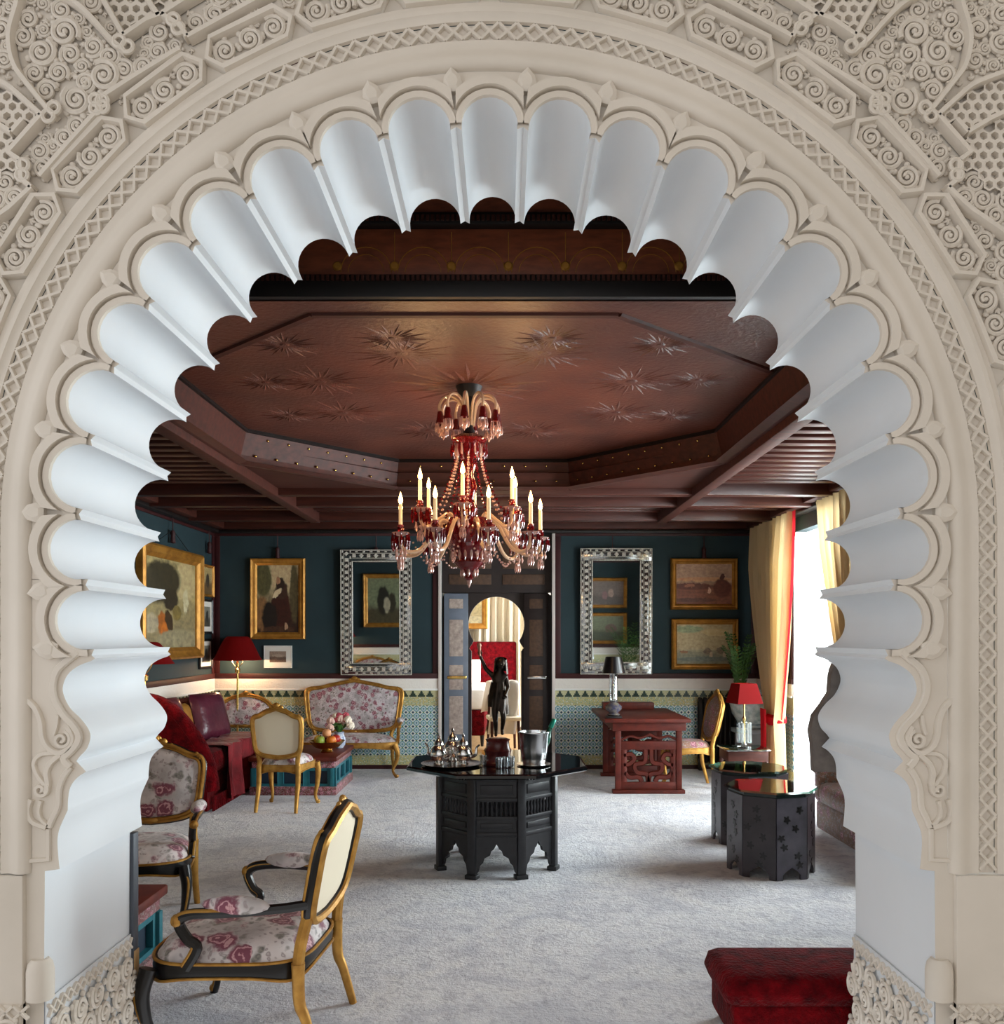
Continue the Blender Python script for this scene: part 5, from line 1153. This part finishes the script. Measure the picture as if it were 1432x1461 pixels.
for i in range(8):
    p, q = Vector((*ob[i], 0)), Vector((*ob[(i+1) % 8], 0)); mid = (p+q)/2; L = (q-p).length; ang = math.atan2(q.y-p.y, q.x-p.x)
    pm = T(p.x, p.y, 0)@R(ang-PI/8, 'Z')
    MB().box(-0.030, 0.030, -0.024, 0.024, 0.03, 0.705, pm, c=0.004).obj('post', MAT['ebony'], ct); MB().box(-0.042, 0.042, -0.034, 0.034, 0.0, 0.03, pm, c=0.004).obj('post_foot', MAT['ebony'], ct)
    fm = thing('side_panel', None, None, (mid.x, mid.y, 0), ang); fm.parent = ct; h = L/2-0.024
    for z0, z1 in ((0.66, 0.705), (0.525, 0.55), (0.40, 0.425), (0.285, 0.315)): MB().box(-h, h, -0.016, 0.016, z0, z1, c=0.003).obj('rail', MAT['ebony'], fm)
    for z0, z1 in ((0.55, 0.66), (0.315, 0.40)):
        MB().box(-h, h, -0.004, 0.008, z0, z1).obj('panel', MAT['ebony'], fm); MB().box(-h+0.03, h-0.03, -0.011, 0.0, z0+0.022, z1-0.022, c=0.004).obj('raised_field', MAT['ebony'], fm)
    for k in range(9): link('spindle', bal, fm, (-h+0.016+k*(2*h-0.032)/8, 0, 0.41))
    ap = [(-h, 0.285), (-h, 0.03), (-h+0.02, 0.05), (-h+0.03, 0.09), (-h+0.05, 0.11), (-h+0.06, 0.14), (-0.045, 0.16), (-0.035, 0.19), (-0.02, 0.20), (0, 0.235)]
    half = ap+[(0, 0.285)]
    for s in (-1, 1): MB().prism([(x*s, z) for x, z in half], -0.010, 0.010).obj('pierced_apron', MAT['ebony'], fm, 0)
    for x, z in ((-0.09, 0.22), (0.09, 0.22), (-0.055, 0.25), (0.055, 0.25), (-0.10, 0.16), (0.10, 0.16)):
        MB().tube([(x+0.02*(1-k/14)*math.cos(k*0.6), 0.012, z+0.02*(1-k/14)*math.sin(k*0.6)) for k in range(14)], 0.003, 5).obj('apron_scroll', MAT['ebony'], fm)
# bronze figure
SX, SY, SZ = -0.05, 6.12, 0.745
stt = thing('bronze_statue', 'dark bronze standing figure with raised arm on a red marble base', 'statue', (SX, SY, SZ))
MB().lathe([(0.105, 0), (0.11, 0.015), (0.095, 0.03), (0.09, 0.07), (0.098, 0.10), (0.085, 0.12), (0.08, 0.16), (0.088, 0.175), (0.06, 0.185)], 24).obj('marble_base', MAT['marblered'], stt)
me = bpy.data.meshes.new('figure')
V = [(0, 0, 0.46), (0, 0.0, 0.52), (0.005, 0.0, 0.585), (0.012, -0.005, 0.635), (0.015, -0.008, 0.665), (0.02, -0.015, 0.70), (0.03, -0.03, 0.725),          # pelvis, waist, chest, neck base, neck, head
     (-0.035, 0, 0.625), (-0.085, -0.01, 0.675), (-0.115, -0.02, 0.745), (-0.125, -0.025, 0.775),                                                  # raised arm
     (0.055, 0, 0.615), (0.075, -0.01, 0.545), (0.055, -0.055, 0.50), (0.048, -0.07, 0.485),                                                        # lowered arm
     (-0.022, -0.002, 0.43), (-0.018, -0.01, 0.33), (-0.012, 0.005, 0.225), (-0.014, -0.03, 0.20),                                                   # standing leg
     (0.03, 0.0, 0.43), (0.042, -0.03, 0.335), (0.03, 0.02, 0.24), (0.034, -0.005, 0.205)]                                                           # trailing leg
E = [(0, 1), (1, 2), (2, 3), (3, 4), (4, 5), (5, 6), (3, 7), (7, 8), (8, 9), (9, 10), (3, 11), (11, 12), (12, 13), (13, 14), (0, 15), (15, 16), (16, 17), (17, 18), (0, 19), (19, 20), (20, 21), (21, 22)]
RAD = [0.042, 0.036, 0.045, 0.034, 0.018, 0.030, 0.026, 0.022, 0.016, 0.012, 0.011, 0.021, 0.015, 0.012, 0.010, 0.032, 0.022, 0.012, 0.013, 0.032, 0.022, 0.012, 0.013]
me.from_pydata(V, E, []); fo = link('figure', me, stt); me.materials.append(MAT['bronze'])
sk = fo.modifiers.new('skin', 'SKIN'); me2 = fo.data
for i, r in enumerate(RAD): me2.skin_vertices[0].data[i].radius = (r, r)
me2.skin_vertices[0].data[0].use_root = True; sk.use_smooth_shade = True; su = fo.modifiers.new('sub', 'SUBSURF'); su.levels = 2; su.render_levels = 2
hd = MB(); hd.ball((0.022, -0.012, 0.715), (0.036, 0.038, 0.042), 14, 10); hd.ball((0.024, -0.046, 0.708), (0.006, 0.010, 0.012), 8, 6); hd.ball((0.022, -0.040, 0.690), (0.014, 0.008, 0.006), 8, 5)
hd.grid(lambda u, v: (0.022+(0.044+0.010*v)*math.sin((u-0.5)*4.6), -0.004+(0.046)*math.cos((u-0.5)*4.6)*(1 if abs(u-0.5) < 0.4 else 1), 0.748-0.10*v+0.012*math.cos((u-.5)*6)), 18, 8); hd.obj('hood', MAT['bronze'], stt, 60)
dr = MB()
def skirt(u, v):
    a = 2*PI*u; z = 0.58-0.20*v; r = 0.046+0.012*math.sin(v*PI*0.8)+0.010*v+0.007*math.sin(a*7+v*3)*(0.3+v); return (0.002+r*math.cos(a)*1.05, r*math.sin(a)*0.9, z-0.03*math.cos(a)*v)
dr.grid(skirt, 42, 16, None, True); dr.obj('drapery', MAT['bronze'], stt, 60)
hn = MB()
for k in range(4): hn.tube([(-0.125+0.006*(k-1.5), -0.026, 0.775), (-0.126+0.008*(k-1.5), -0.036, 0.792), (-0.126+0.006*(k-1.5), -0.03, 0.806)], [0.004, 0.0038, 0.003], 6)
hn.tube([(-0.118, -0.02, 0.778), (-0.110, -0.034, 0.788), (-0.116, -0.038, 0.80)], [0.004, 0.004, 0.003], 6); hn.obj('hand', MAT['bronze'], stt)
tr_ = MB(); tr_.tube([(-0.126, -0.036, 0.765), (-0.130, -0.036, 0.83)], [0.006, 0.012], 8); tr_.ball((-0.131, -0.036, 0.842), (0.016, 0.016, 0.022), 8, 6); tr_.obj('torch', M('pale_bronze', (150, 110, 90), 0.4, 0.6), stt)
hn = MB()
for k in range(4): hn.tube([(0.046+0.006*(k-1.5), -0.072, 0.486), (0.044+0.008*(k-1.5), -0.088, 0.478), (0.044+0.006*(k-1.5), -0.092, 0.464)], [0.004, 0.0038, 0.003], 6)
hn.tube([(0.052, -0.07, 0.49), (0.062, -0.08, 0.484), (0.062, -0.09, 0.474)], [0.004, 0.004, 0.003], 6); hn.obj('hand', MAT['bronze'], stt)
# silver on the table
tr = MB().lathe([(0.0, 0.004), (0.15, 0.004), (0.17, 0.012), (0.172, 0.016), (0.165, 0.014), (0.148, 0.008), (0.0, 0.008)], 32, T(-0.375, 6.07, 0.745)@Matrix.Diagonal((1.25, 1.25, 1, 1)), False).obj('silver_tray', MAT['silver']); tag(tr, 'round silver tray under the teapots', 'tray')
def teapot(x, y, s, rz, lbl):
    t = thing('teapot', lbl, 'teapot', (x, y, 0.754), rz, 'silver tea service')
    MB().lathe([(0.03*s, 0), (0.034*s, 0.008*s), (0.022*s, 0.016*s), (0.05*s, 0.045*s), (0.056*s, 0.07*s), (0.044*s, 0.10*s), (0.026*s, 0.118*s), (0.03*s, 0.124*s)], 20).obj('body', MAT['silver'], t)
    MB().lathe([(0.03*s, 0.124*s), (0.026*s, 0.14*s), (0.012*s, 0.155*s), (0.006*s, 0.165*s), (0.010*s, 0.175*s), (0.003*s, 0.19*s)], 16).obj('lid', MAT['silver'], t)
    MB().tube(spline([(0.05*s, 0, 0.05*s), (0.08*s, 0, 0.065*s), (0.085*s, 0, 0.105*s), (0.105*s, 0, 0.125*s)], 4), [0.012*s-0.0006*s*i for i in range(13)], 8).obj('spout', MAT['silver'], t)
    MB().tube(spline([(-0.045*s, 0, 0.10*s), (-0.09*s, 0, 0.11*s), (-0.095*s, 0, 0.06*s), (-0.05*s, 0, 0.04*s)], 5), 0.005*s, 6).obj('handle', MAT['silver'], t)
for x, y, s, rz, lbl in ((-0.46, 6.02, 1.15, 2.6, 'stout silver teapot at the tray edge'), (-0.29, 6.02, 1.15, -0.3, 'silver teapot nearest the statue base'), (-0.375, 6.20, 1.25, 1.57, 'tall silver teapot at the back of the tray')): teapot(x, y, s, rz, lbl)
gl = MB().lathe([(0.022, 0), (0.024, 0.004), (0.027, 0.075), (0.025, 0.075), (0.021, 0.006), (0, 0.006)], 16, None, False).mesh('tea_glass', MAT['clear'])
for i, (x, y) in enumerate(((-0.15, 6.02), (0.0, 5.93), (0.045, 5.96), (-0.04, 5.90))): tag(link('tea_glass', gl, None, (x, y, 0.746)), 'small clear tea glass on the polished black table', 'glass', 'tea glasses on the centre table')
ib = thing('ice_bucket', 'tapered silver ice bucket with a bottle on the centre table', 'bucket', (0.205, 6.06, 0.745))
MB().lathe([(0.095, 0.004), (0.12, 0.008), (0.122, 0.012), (0.09, 0.014), (0.0, 0.014)], 28, None, False).obj('saucer', MAT['silver'], ib)
MB().lathe([(0.076, 0.014), (0.080, 0.02), (0.094, 0.10), (0.106, 0.225), (0.110, 0.23), (0.110, 0.238), (0.102, 0.236), (0.090, 0.11), (0.07, 0.03), (0.0, 0.03)], 32, None, False).obj('bucket', M('brushed_silver', (226, 228, 230), 0.22, 1.0), ib)
bo_ = thing('bottle', 'dark green bottle leaning in the ice bucket', 'bottle', (0.225, 6.07, 0.79), 0); bo_.rotation_euler = (0, 0.42, 0)
MB().lathe([(0.036, 0), (0.038, 0.01), (0.038, 0.14), (0.03, 0.18), (0.015, 0.21), (0.013, 0.25)], 18).obj('glass_body', M('green_glass', (10, 80, 60), 0.1, trans=0.3), bo_)
MB().lathe([(0.016, 0.24), (0.017, 0.25), (0.016, 0.30), (0.012, 0.305)], 14).obj('foil', M('teal_foil', (10, 120, 100), 0.3, 0.4), bo_)
# ------------------------------------------------------------------ desk corner
dk_ = thing('writing_desk', 'red lacquered carved writing desk with fretwork ends', 'desk', (1.52, 9.65, 0))
MB().box(-0.48, 0.42, -0.68, 0.72, 0.75, 0.79, c=0.008).obj('desk_top', MAT['redwood'], dk_); MB().box(-0.39, 0.38, -0.62, 0.66, 0.66, 0.75, c=0.006).obj('apron', MAT['redwood'], dk_)
MB().box(-0.36, 0.24, 0.50, 0.68, 0.79, 0.87, c=0.008).obj('letter_rack', MAT['redwood'], dk_)
for y, nm in ((-0.58, 'end_panel'), (0.55, 'end_panel')):
    e = thing('end_panel', None, None, (0, y, 0)); e.parent = dk_
    for x in (-0.33, 0.31): MB().box(x-0.03, x+0.03, -0.022, 0.022, 0.04, 0.66, c=0.004).obj('stile', MAT['redwood'], e)
    MB().box(-0.39, 0.37, -0.045, 0.045, 0.0, 0.04, c=0.006).obj('sled_foot', MAT['redwood'], e)
    MB().box(-0.30, 0.28, -0.018, 0.018, 0.04, 0.12, c=0.004).obj('lower_rail', MAT['redwood'], e); MB().box(-0.30, 0.28, -0.018, 0.018, 0.46, 0.55, c=0.004).obj('upper_rail', MAT['redwood'], e)
    fr_ = MB()
    for s in (-1, 1):
        c = -0.01
        fr_.ribbon([(c+s*0.26, 0.12), (c+s*0.26, 0.46)], 0.07, -0.014, 0.014)
        for pts in ([(0.0, 0.12), (0.02, 0.2), (0.12, 0.22), (0.14, 0.30), (0.04, 0.33), (0.03, 0.46)], [(0.26, 0.40), (0.18, 0.41), (0.15, 0.36), (0.20, 0.31), (0.26, 0.30)], [(0.07, 0.12), (0.10, 0.17), (0.20, 0.17), (0.25, 0.22)]):
            pp = [(c+s*v.x, v.y) for v in spline([(a, b, 0) for a, b in pts], 4)]; fr_.ribbon(pp, 0.05, -0.014, 0.014)
            fr_.ribbon(pp, 0.05, 0.014, -0.013)
    fr_.obj('fretwork', MAT['redwood'], e)
    for s in (-1, 1): MB().tube(spline([(s*0.30, 0, 0.56), (s*0.2, 0, 0.60), (s*0.1, 0, 0.58), (0, 0, 0.62)], 5), 0.014, 6).obj('bracket', MAT['redwood'], e)
MB().box(-0.02, 0.02, -0.56, 0.54, 0.40, 0.47, c=0.005).obj('stretcher', MAT['redwood'], dk_)
lp = thing('column_lamp', 'cut-glass column lamp with black shade at the desk corner', 'lamp', (1.15, 9.12, 0.79))
MB().box(-0.08, 0.08, -0.08, 0.08, 0, 0.02, c=0.004).obj('plinth', MAT['iron'], lp)
MB().lathe([(0.05, 0.02), (0.07, 0.035), (0.045, 0.05), (0.085, 0.09), (0.09, 0.12), (0.055, 0.15), (0.03, 0.165), (0.045, 0.18)], 20).obj('china_base', M('dark_blue_china', (44, 48, 84), 0.2, c2=(120, 110, 90), ns=22), lp)
MB().lathe([(0.045, 0.18), (0.05, 0.20), (0.046, 0.22), (0.046, 0.47), (0.03, 0.49)], 12).obj('glass_column', MAT['clear'], lp)
MB().lathe([(0.012, 0.18), (0.012, 0.52)], 8).obj('rod', MAT['silver'], lp)
MB().lathe([(0.125, 0.475), (0.085, 0.645), (0.083, 0.645), (0.123, 0.475)], 24, None, False).obj('shade', MAT['black'], lp)
ra = thing('radiator', 'dark cast-iron column radiator below the horse painting', 'radiator', (2.62, 10.64, 0))
for i in range(8):
    x = -0.21+i*0.06; mb = MB()
    for y in (-0.05, 0.05): mb.tube(spline([(x, y, 0.10), (x, y, 0.2), (x, y, 0.80), (x, y*0.5, 0.88)], 3), [0.022]*10, 8)
    mb.tube([(x, -0.055, 0.12), (x, 0.055, 0.12)], 0.024, 8); mb.tube([(x, -0.045, 0.86), (x, 0.045, 0.86)], 0.026, 8); mb.obj('column', MAT['iron'], ra)
for x in (-0.21, 0.21): MB().box(x-0.02, x+0.02, -0.05, 0.05, 0, 0.1, c=0.004).obj('foot', MAT['iron'], ra)
pe = thing('pedestal', 'plain grey square pedestal under the china jardiniere', 'pedestal', (2.88, 10.12, 0)); gm = M('grey_paint', (150, 152, 154), 0.6)
MB().box(-0.17, 0.17, -0.17, 0.17, 0, 0.06, c=0.006).obj('plinth', gm, pe); MB().box(-0.14, 0.14, -0.14, 0.14, 0.06, 0.52, c=0.004).obj('shaft', gm, pe); MB().box(-0.18, 0.18, -0.18, 0.18, 0.52, 0.57, c=0.006).obj('cap', gm, pe)
jd = thing('jardiniere', 'white and grey-green china planter on the grey pedestal', 'planter', (2.88, 10.12, 0.57)); chn = M('celadon_china', (206, 212, 208), 0.2, c2=(128, 148, 146), ns=16)
MB().lathe([(0.12, 0), (0.14, 0.02), (0.13, 0.05), (0.21, 0.18), (0.245, 0.32), (0.24, 0.40), (0.255, 0.44), (0.235, 0.43), (0.22, 0.34), (0.0, 0.33)], 32, None, False).obj('pot', chn, jd)
for z, r in ((0.055, 0.134), (0.40, 0.242)): MB().tube([(r*math.cos(2*PI*i/28), r*math.sin(2*PI*i/28), z) for i in range(28)], 0.008, 6, True).obj('rim_band', M('grey_glaze', (96, 112, 116), 0.25), jd)
def frond(mb, p, a, l, up, n=12):
    pts = []
    for i in range(n+1):
        t = i/n; pts.append(Vector((p[0]+math.cos(a)*l*t*(0.45+0.3*t), p[1]+math.sin(a)*l*t*(0.35+0.35*t), p[2]+up*(t-0.22*t*t*t))))
    mb.tube(pts, [0.006*(1-0.7*i/n) for i in range(n+1)], 5)
    sd = Vector((-math.sin(a), math.cos(a), 0))
    for i in range(3, n+1):
        t = (pts[i]-pts[i-1]).normalized()
        for s in (-1, 1):
            ll = l*0.34*(1.15-abs(i/n-0.55)); q = pts[i]+sd*s*ll*0.7+t*ll*0.75+Vector((0, 0, -0.03)); w = t.cross(sd).normalized()*0.001+t*0.012
            m_ = pts[i].lerp(q, 0.5); mb.add([pts[i], m_+w, q, m_-w], [(0, 1, 2, 3)])
def palm(name, label, x, y, z, h, n, spread, seed):
    t = thing(name, label, 'plant', (x, y, z)); r = random.Random(seed)
    for i in range(n):
        mb = MB(); a = 2*PI*i/n+r.uniform(-0.3, 0.3); frond(mb, (0.03*math.cos(a), 0.03*math.sin(a), 0), a, spread*r.uniform(0.6, 1.0), h*r.uniform(0.7, 1.05)); mb.obj('frond', MAT['leaf'], t, 0)
palm('potted_palm', 'feathery green palm growing from the china jardiniere', 2.76, 10.12, 0.92, 0.98, 22, 0.27, 4)
pot2 = thing('floor_planter', 'china planter on the carpet beside the arch wall, seen in the mirror', 'planter', (2.55, 3.85, 0)); MB().lathe([(0.16, 0), (0.2, 0.1), (0.26, 0.4), (0.27, 0.44), (0.24, 0.42), (0.0, 0.38)], 24, None, False).obj('pot', chn, pot2)
palm('mirrored_palm', 'tall green palm by the arch wall reflected in the mosaic mirror', 2.55, 3.85, 0.36, 1.6, 14, 0.6, 9)
et = thing('end_table', 'small wooden end table with glass top under the red lamp', 'side table', (2.42, 8.75, 0))
MB().box(-0.22, 0.22, -0.2, 0.2, 0.51, 0.525, c=0.003).obj('glass_top', MAT['tableglass'], et); MB().box(-0.2, 0.2, -0.18, 0.18, 0.40, 0.505, c=0.006).obj('apron', MAT['wood'], et)
for x in (-0.18, 0.18):
    for y in (-0.16, 0.16): MB().tube(spline([(x, y, 0.41), (x*1.05, y*1.05, 0.3), (x*0.95, y*0.95, 0.1), (x*1.06, y*1.06, 0)], 4), [0.022]*5+[0.016]*8, 8).obj('leg', MAT['wood'], et)
tl_ = thing('crystal_lamp', 'crystal column table lamp with square red shade', 'lamp', (2.42, 8.72, 0.525), 0.25, 'red shaded lamps')
MB().lathe([(0.07, 0), (0.075, 0.015), (0.03, 0.03), (0.02, 0.05)], 16).obj('base', MAT['clear'], tl_)
for i in range(8):
    a = 2*PI*i/8; MB().lathe([(0.016, 0.05), (0.02, 0.06), (0.02, 0.24), (0.014, 0.255)], 6, T(0.06*math.cos(a), 0.06*math.sin(a), 0)).obj('crystal_rod', MAT['clear'], tl_)
MB().lathe([(0.01, 0.04), (0.012, 0.28), (0.02, 0.30), (0.008, 0.32), (0.008, 0.50)], 10).obj('stem', MAT['brass'], tl_)
sd_ = MB(); r0, r1 = 0.14, 0.095; sd_.add([(sx*r, sy*r*0.9, z) for r, z in ((r0, 0.45), (r1, 0.65)) for sx, sy in ((-1, -1), (1, -1), (1, 1), (-1, 1))], [(i, (i+1) % 4, 4+(i+1) % 4, 4+i) for i in range(4)]); sd_.obj('shade', MAT['redshade'], tl_, 0)
d = bpy.data.lights.new('bulb_light', 'POINT'); d.energy = 3; d.color = (1.0, 0.7, 0.4); d.shadow_soft_size = 0.03; o = bpy.data.objects.new('bulb_light', d); COL.objects.link(o); o.parent = tl_; o.location = (0, 0, 0.52)
# ------------------------------------------------------------------ inlaid octagonal tables
inlay_lit = M('lit_inlaid_wood', (86, 82, 90), 0.32, c2=(54, 50, 57), ns=6)  # alternate faces coloured lighter, standing for light reflected onto the table sides
inlay_unlit = M('unlit_inlaid_wood', (58, 50, 54), 0.32, c2=(36, 31, 34), ns=6)
def inlaid(label, x, y, rot, h=0.585, rf=0.27):
    t = thing('octagonal_table', label, 'side table', (x, y, 0), rot, 'inlaid octagonal tables'); o = octo(rf)
    tp = MB(); o1, o2 = octo(rf+0.03), octo(rf+0.02); tp.add([(a, b, h) for a, b in o1]+[(a, b, h+0.012) for a, b in o2], [tuple(range(7, -1, -1)), tuple(range(8, 16))]+[(i, (i+1) % 8, 8+(i+1) % 8, 8+i) for i in range(8)]); tp.obj('glass_top', MAT['tableglass'], t, 0)
    MB().prismz(octo(rf-0.004), h-0.03, h-0.002).obj('table_board', M('dark_green_top', (30, 44, 42), 0.25), t, 0)
    L = 2*rf*math.tan(PI/8)
    lf_ = MB().prism([(0.024*(0.74+0.26*math.cos(5*q))*math.cos(q), 0.028*(0.74+0.26*math.cos(5*q))*math.sin(q)) for q in [2*PI*k/30 for k in range(30)]], -0.0012, 0.0012).mesh('inlay_leaf', MAT['black'], 0)
    r = random.Random(int(x*100))
    for i in range(8):
        p, q = Vector((*o[i], 0)), Vector((*o[(i+1) % 8], 0)); mid = (p+q)/2; f = thing('side_panel', None, None, (mid.x, mid.y, 0), math.atan2(q.y-p.y, q.x-p.x)); f.parent = t
        w = L/2; pl = [(-w, 0), (-w+0.045, 0), (-w+0.045, 0.035), (-w+0.07, 0.06), (0, 0.085), (w-0.07, 0.06), (w-0.045, 0.035), (w-0.045, 0), (w, 0), (w, h-0.03), (-w, h-0.03)]
        MB().prism(pl, -0.009, 0.009).obj('board', inlay_lit if i % 2 else inlay_unlit, f, 0)
        for k in range(7): link('inlay_leaf', lf_, f, (r.uniform(-w+0.03, w-0.03), -0.010, 0.10+k*0.062), (0, r.uniform(0, 3), 0), (1.15, 1, 1.15)); 
        for k in range(7): link('inlay_leaf', lf_, f, (r.uniform(-w+0.03, w-0.03), 0.010, 0.10+k*0.062), (0, r.uniform(0, 3), 0), (1.15, 1, 1.15))
inlaid('dark leaf-inlaid octagonal table whose glass top stands in front of its twin', 1.88, 6.10, 0.22)
inlaid('dark leaf-inlaid octagonal table nearer the far wall and the crystal lamp', 1.98, 6.98, 0.1)
# ------------------------------------------------------------------ velvet ottoman by the arch
ot = thing('velvet_ottoman', 'low crimson velvet ottoman just inside the arch', 'ottoman', (1.45, 3.60, 0))
MB().box(-0.585, 0.60, -0.21, 0.20, 0.17, 0.30, c=0.06).obj('cushion', MAT['velvet'], ot, 60); MB().box(-0.55, 0.58, -0.19, 0.18, 0.03, 0.19, c=0.03).obj('base', MAT['velvet'], ot)
for x in (-0.5, 0.53):
    for y in (-0.15, 0.14): MB().tube([(x, y, 0), (x, y, 0.05)], [0.02, 0.028], 8).obj('foot', MAT['woodblack'], ot)
# ------------------------------------------------------------------ chandelier
ch = thing('chandelier', 'ruby and rose crystal chandelier with lit candles under the octagon', 'chandelier', (CHX, CHY, 0))
MB().lathe([(0.0, 3.245), (0.085, 3.24), (0.07, 3.20), (0.04, 3.17), (0.026, 2.98), (0.04, 2.95), (0.03, 2.90)], 16, None, False).obj('canopy', MAT['iron'], ch)
MB().lathe([(0.03, 2.95), (0.10, 2.915), (0.115, 2.90), (0.10, 2.89), (0.05, 2.87), (0.03, 2.78), (0.05, 2.74), (0.03, 2.68), (0.055, 2.60), (0.03, 2.52), (0.06, 2.46), (0.04, 2.40)], 18).obj('stem', MAT['ruby'], ch)
MB().lathe([(0.04, 2.42), (0.13, 2.40), (0.17, 2.34), (0.17, 2.28), (0.12, 2.20), (0.09, 2.14), (0.10, 2.12), (0.05, 2.07), (0.02, 2.04), (0.03, 2.02), (0.0, 1.99)], 22, None, False).obj('bowl', MAT['ruby'], ch)
dm = MB(); dm.lathe([(0.0, 0.0), (0.006, -0.006), (0.004, -0.014), (0.013, -0.034), (0.011, -0.046), (0.0, -0.062)], 6, None, False); dme = {k: dm.mesh('crystal_drop', MAT[k], 0) for k in ('crystal', 'ruby')}
def fringe(mb, r, z, n, l=0.055):
    for i in range(n):
        a = 2*PI*i/n; c = (r*math.cos(a), r*math.sin(a)); mb.lathe([(0.001, z), (0.005, z-0.008), (0.004, z-0.014), (0.010, z-0.014-l*0.5), (0.007, z-0.014-l*0.75), (0.0005, z-0.014-l)], 5, T(c[0], c[1], 0), False)
for k in range(10):       # upper crown of curled glass arms with ruby bells
    a = 2*PI*k/10+0.2; arm = MB(); P_ = [(0.03, 2.99), (0.05, 3.12), (0.10, 3.17), (0.16, 3.16), (0.19, 3.11), (0.185, 3.07)]
    arm.tube(spline([(r*math.cos(a), r*math.sin(a), z) for r, z in P_], 4), 0.010, 6); ao = arm.obj('crown_arm', MAT['armglass'], ch)
    x, y = 0.185*math.cos(a), 0.185*math.sin(a)
    MB().lathe([(0.010, 3.075), (0.016, 3.07), (0.024, 3.02), (0.028, 3.00), (0.0, 3.0)], 10, T(x, y, 0), False).obj('bell', MAT['ruby'], ao)
    f = MB(); fringe(f, 0.026, 3.0, 6, 0.05); f.lathe([(0.0, 2.98), (0.012, 2.965), (0.012, 2.94), (0.0, 2.915)], 6, None, False); f = MB() if False else f
    g = MB(); g.v = [(p[0]+x, p[1]+y, p[2]) for p in f.v]; g.f = f.f; g.m = f.m; g.obj('crystal_fringe', MAT['crystal'], ao, 0)
f = MB(); fringe(f, 0.112, 2.88, 12, 0.08); f.obj('neck_fringe', MAT['ruby'], ch, 0)
f = MB(); fringe(f, 0.085, 2.87, 12, 0.07); f.obj('neck_drops', MAT['crystal'], ch, 0)
for k in range(12):      # bead swags flaring from the neck to the arms
    a = 2*PI*k/12; s_ = MB()
    for i in range(19):
        t = i/18; r = 0.085+0.02*math.sin(t*3)+0.17*t**2.6; z = 2.79-0.40*t+0.03*math.sin(t*PI)
        s_.ball((r*math.cos(a), r*math.sin(a), z), 0.0095 if i % 2 else 0.007, 6, 4)
    s_.obj('bead_swag', MAT['crystal'] if k % 2 else MAT['ruby'], ch, 0)
def carm(a, R_, zc, z0):
    arm = MB(); pts = spline([(r*math.cos(a), r*math.sin(a), z) for r, z in ((0.10, z0), (R_*0.42, z0+0.045), (R_*0.68, zc-0.085), (R_*0.86, zc-0.12), (R_*0.98, zc-0.09), (R_, zc-0.02))], 5)
    arm.tube(pts, [0.014-0.00018*i for i in range(len(pts))], 8); ao = arm.obj('candle_arm', MAT['armglass'], ch); x, y = R_*math.cos(a), R_*math.sin(a); t = T(x, y, 0)
    MB().lathe([(0.008, zc-0.03), (0.05, zc-0.012), (0.056, zc-0.004), (0.05, zc-0.004), (0.02, zc)], 14, t).obj('drip_pan', MAT['crystal'], ao)
    MB().lathe([(0.014, zc), (0.024, zc+0.012), (0.018, zc+0.03), (0.022, zc+0.04), (0.014, zc+0.045)], 10, t).obj('candle_cup', MAT['ruby'], ao)
    MB().lathe([(0.012, zc+0.03), (0.0115, zc+0.17), (0.004, zc+0.174)], 10, t).obj('candle', MAT['wax'], ao)
    MB().lathe([(0.002, zc+0.170), (0.012, zc+0.182), (0.014, zc+0.196), (0.009, zc+0.218), (0.0005, zc+0.246)], 10, t).obj('flame', MAT['flame'], ao)
    f = MB(); fringe(f, 0.052, zc-0.006, 9, 0.075); g = MB(); g.v = [(p[0]+x, p[1]+y, p[2]) for p in f.v]; g.f = f.f; g.m = f.m; g.obj('pan_fringe', MAT['ruby'], ao, 0)
    f = MB(); fringe(f, 0.03, zc-0.09, 5, 0.045); f.ball((0, 0, zc-0.12), 0.012, 6, 4); fringe(f, 0.014, zc-0.15, 4, 0.05); f.ball((0, 0, zc-0.155), 0.016, 6, 4); g = MB(); g.v = [(p[0]+x, p[1]+y, p[2]) for p in f.v]; g.f = f.f; g.m = f.m; g.obj('drop_cluster', MAT['crystal'], ao, 0)
    d = bpy.data.lights.new('candle_light', 'POINT'); d.energy = 1.7; d.color = (1.0, 0.62, 0.28); d.shadow_soft_size = 0.02
    o = bpy.data.objects.new('candle_light', d); COL.objects.link(o); o.parent = ao; o.location = (x, y, zc+0.265)
for k in range(9): carm(2*PI*k/9+0.12, 0.46, 2.29, 2.33)
for k in range(6): carm(2*PI*k/6+0.45, 0.33, 2.45, 2.38)
f = MB(); fringe(f, 0.165, 2.36, 26, 0.11); f.obj('bowl_fringe', MAT['ruby'], ch, 0)
f = MB(); fringe(f, 0.11, 2.22, 18, 0.08); fringe(f, 0.05, 2.09, 8, 0.05); f.lathe([(0.0, 2.03), (0.018, 2.01), (0.014, 1.99), (0.0, 1.955)], 8, None, False); f.obj('pendant_tier', MAT['crystal'], ch, 0)
for k in range(8):
    a = 2*PI*k/8+0.2; s_ = MB()
    for i in range(15):
        t = i/14; r = 0.16+0.20*t; z = 2.22-0.13*math.sin(t*PI)+0.03*t; s_.ball((r*math.cos(a+0.5*t), r*math.sin(a+0.5*t), z), 0.007, 6, 4)
    s_.obj('lower_swag', MAT['crystal'], ch, 0)
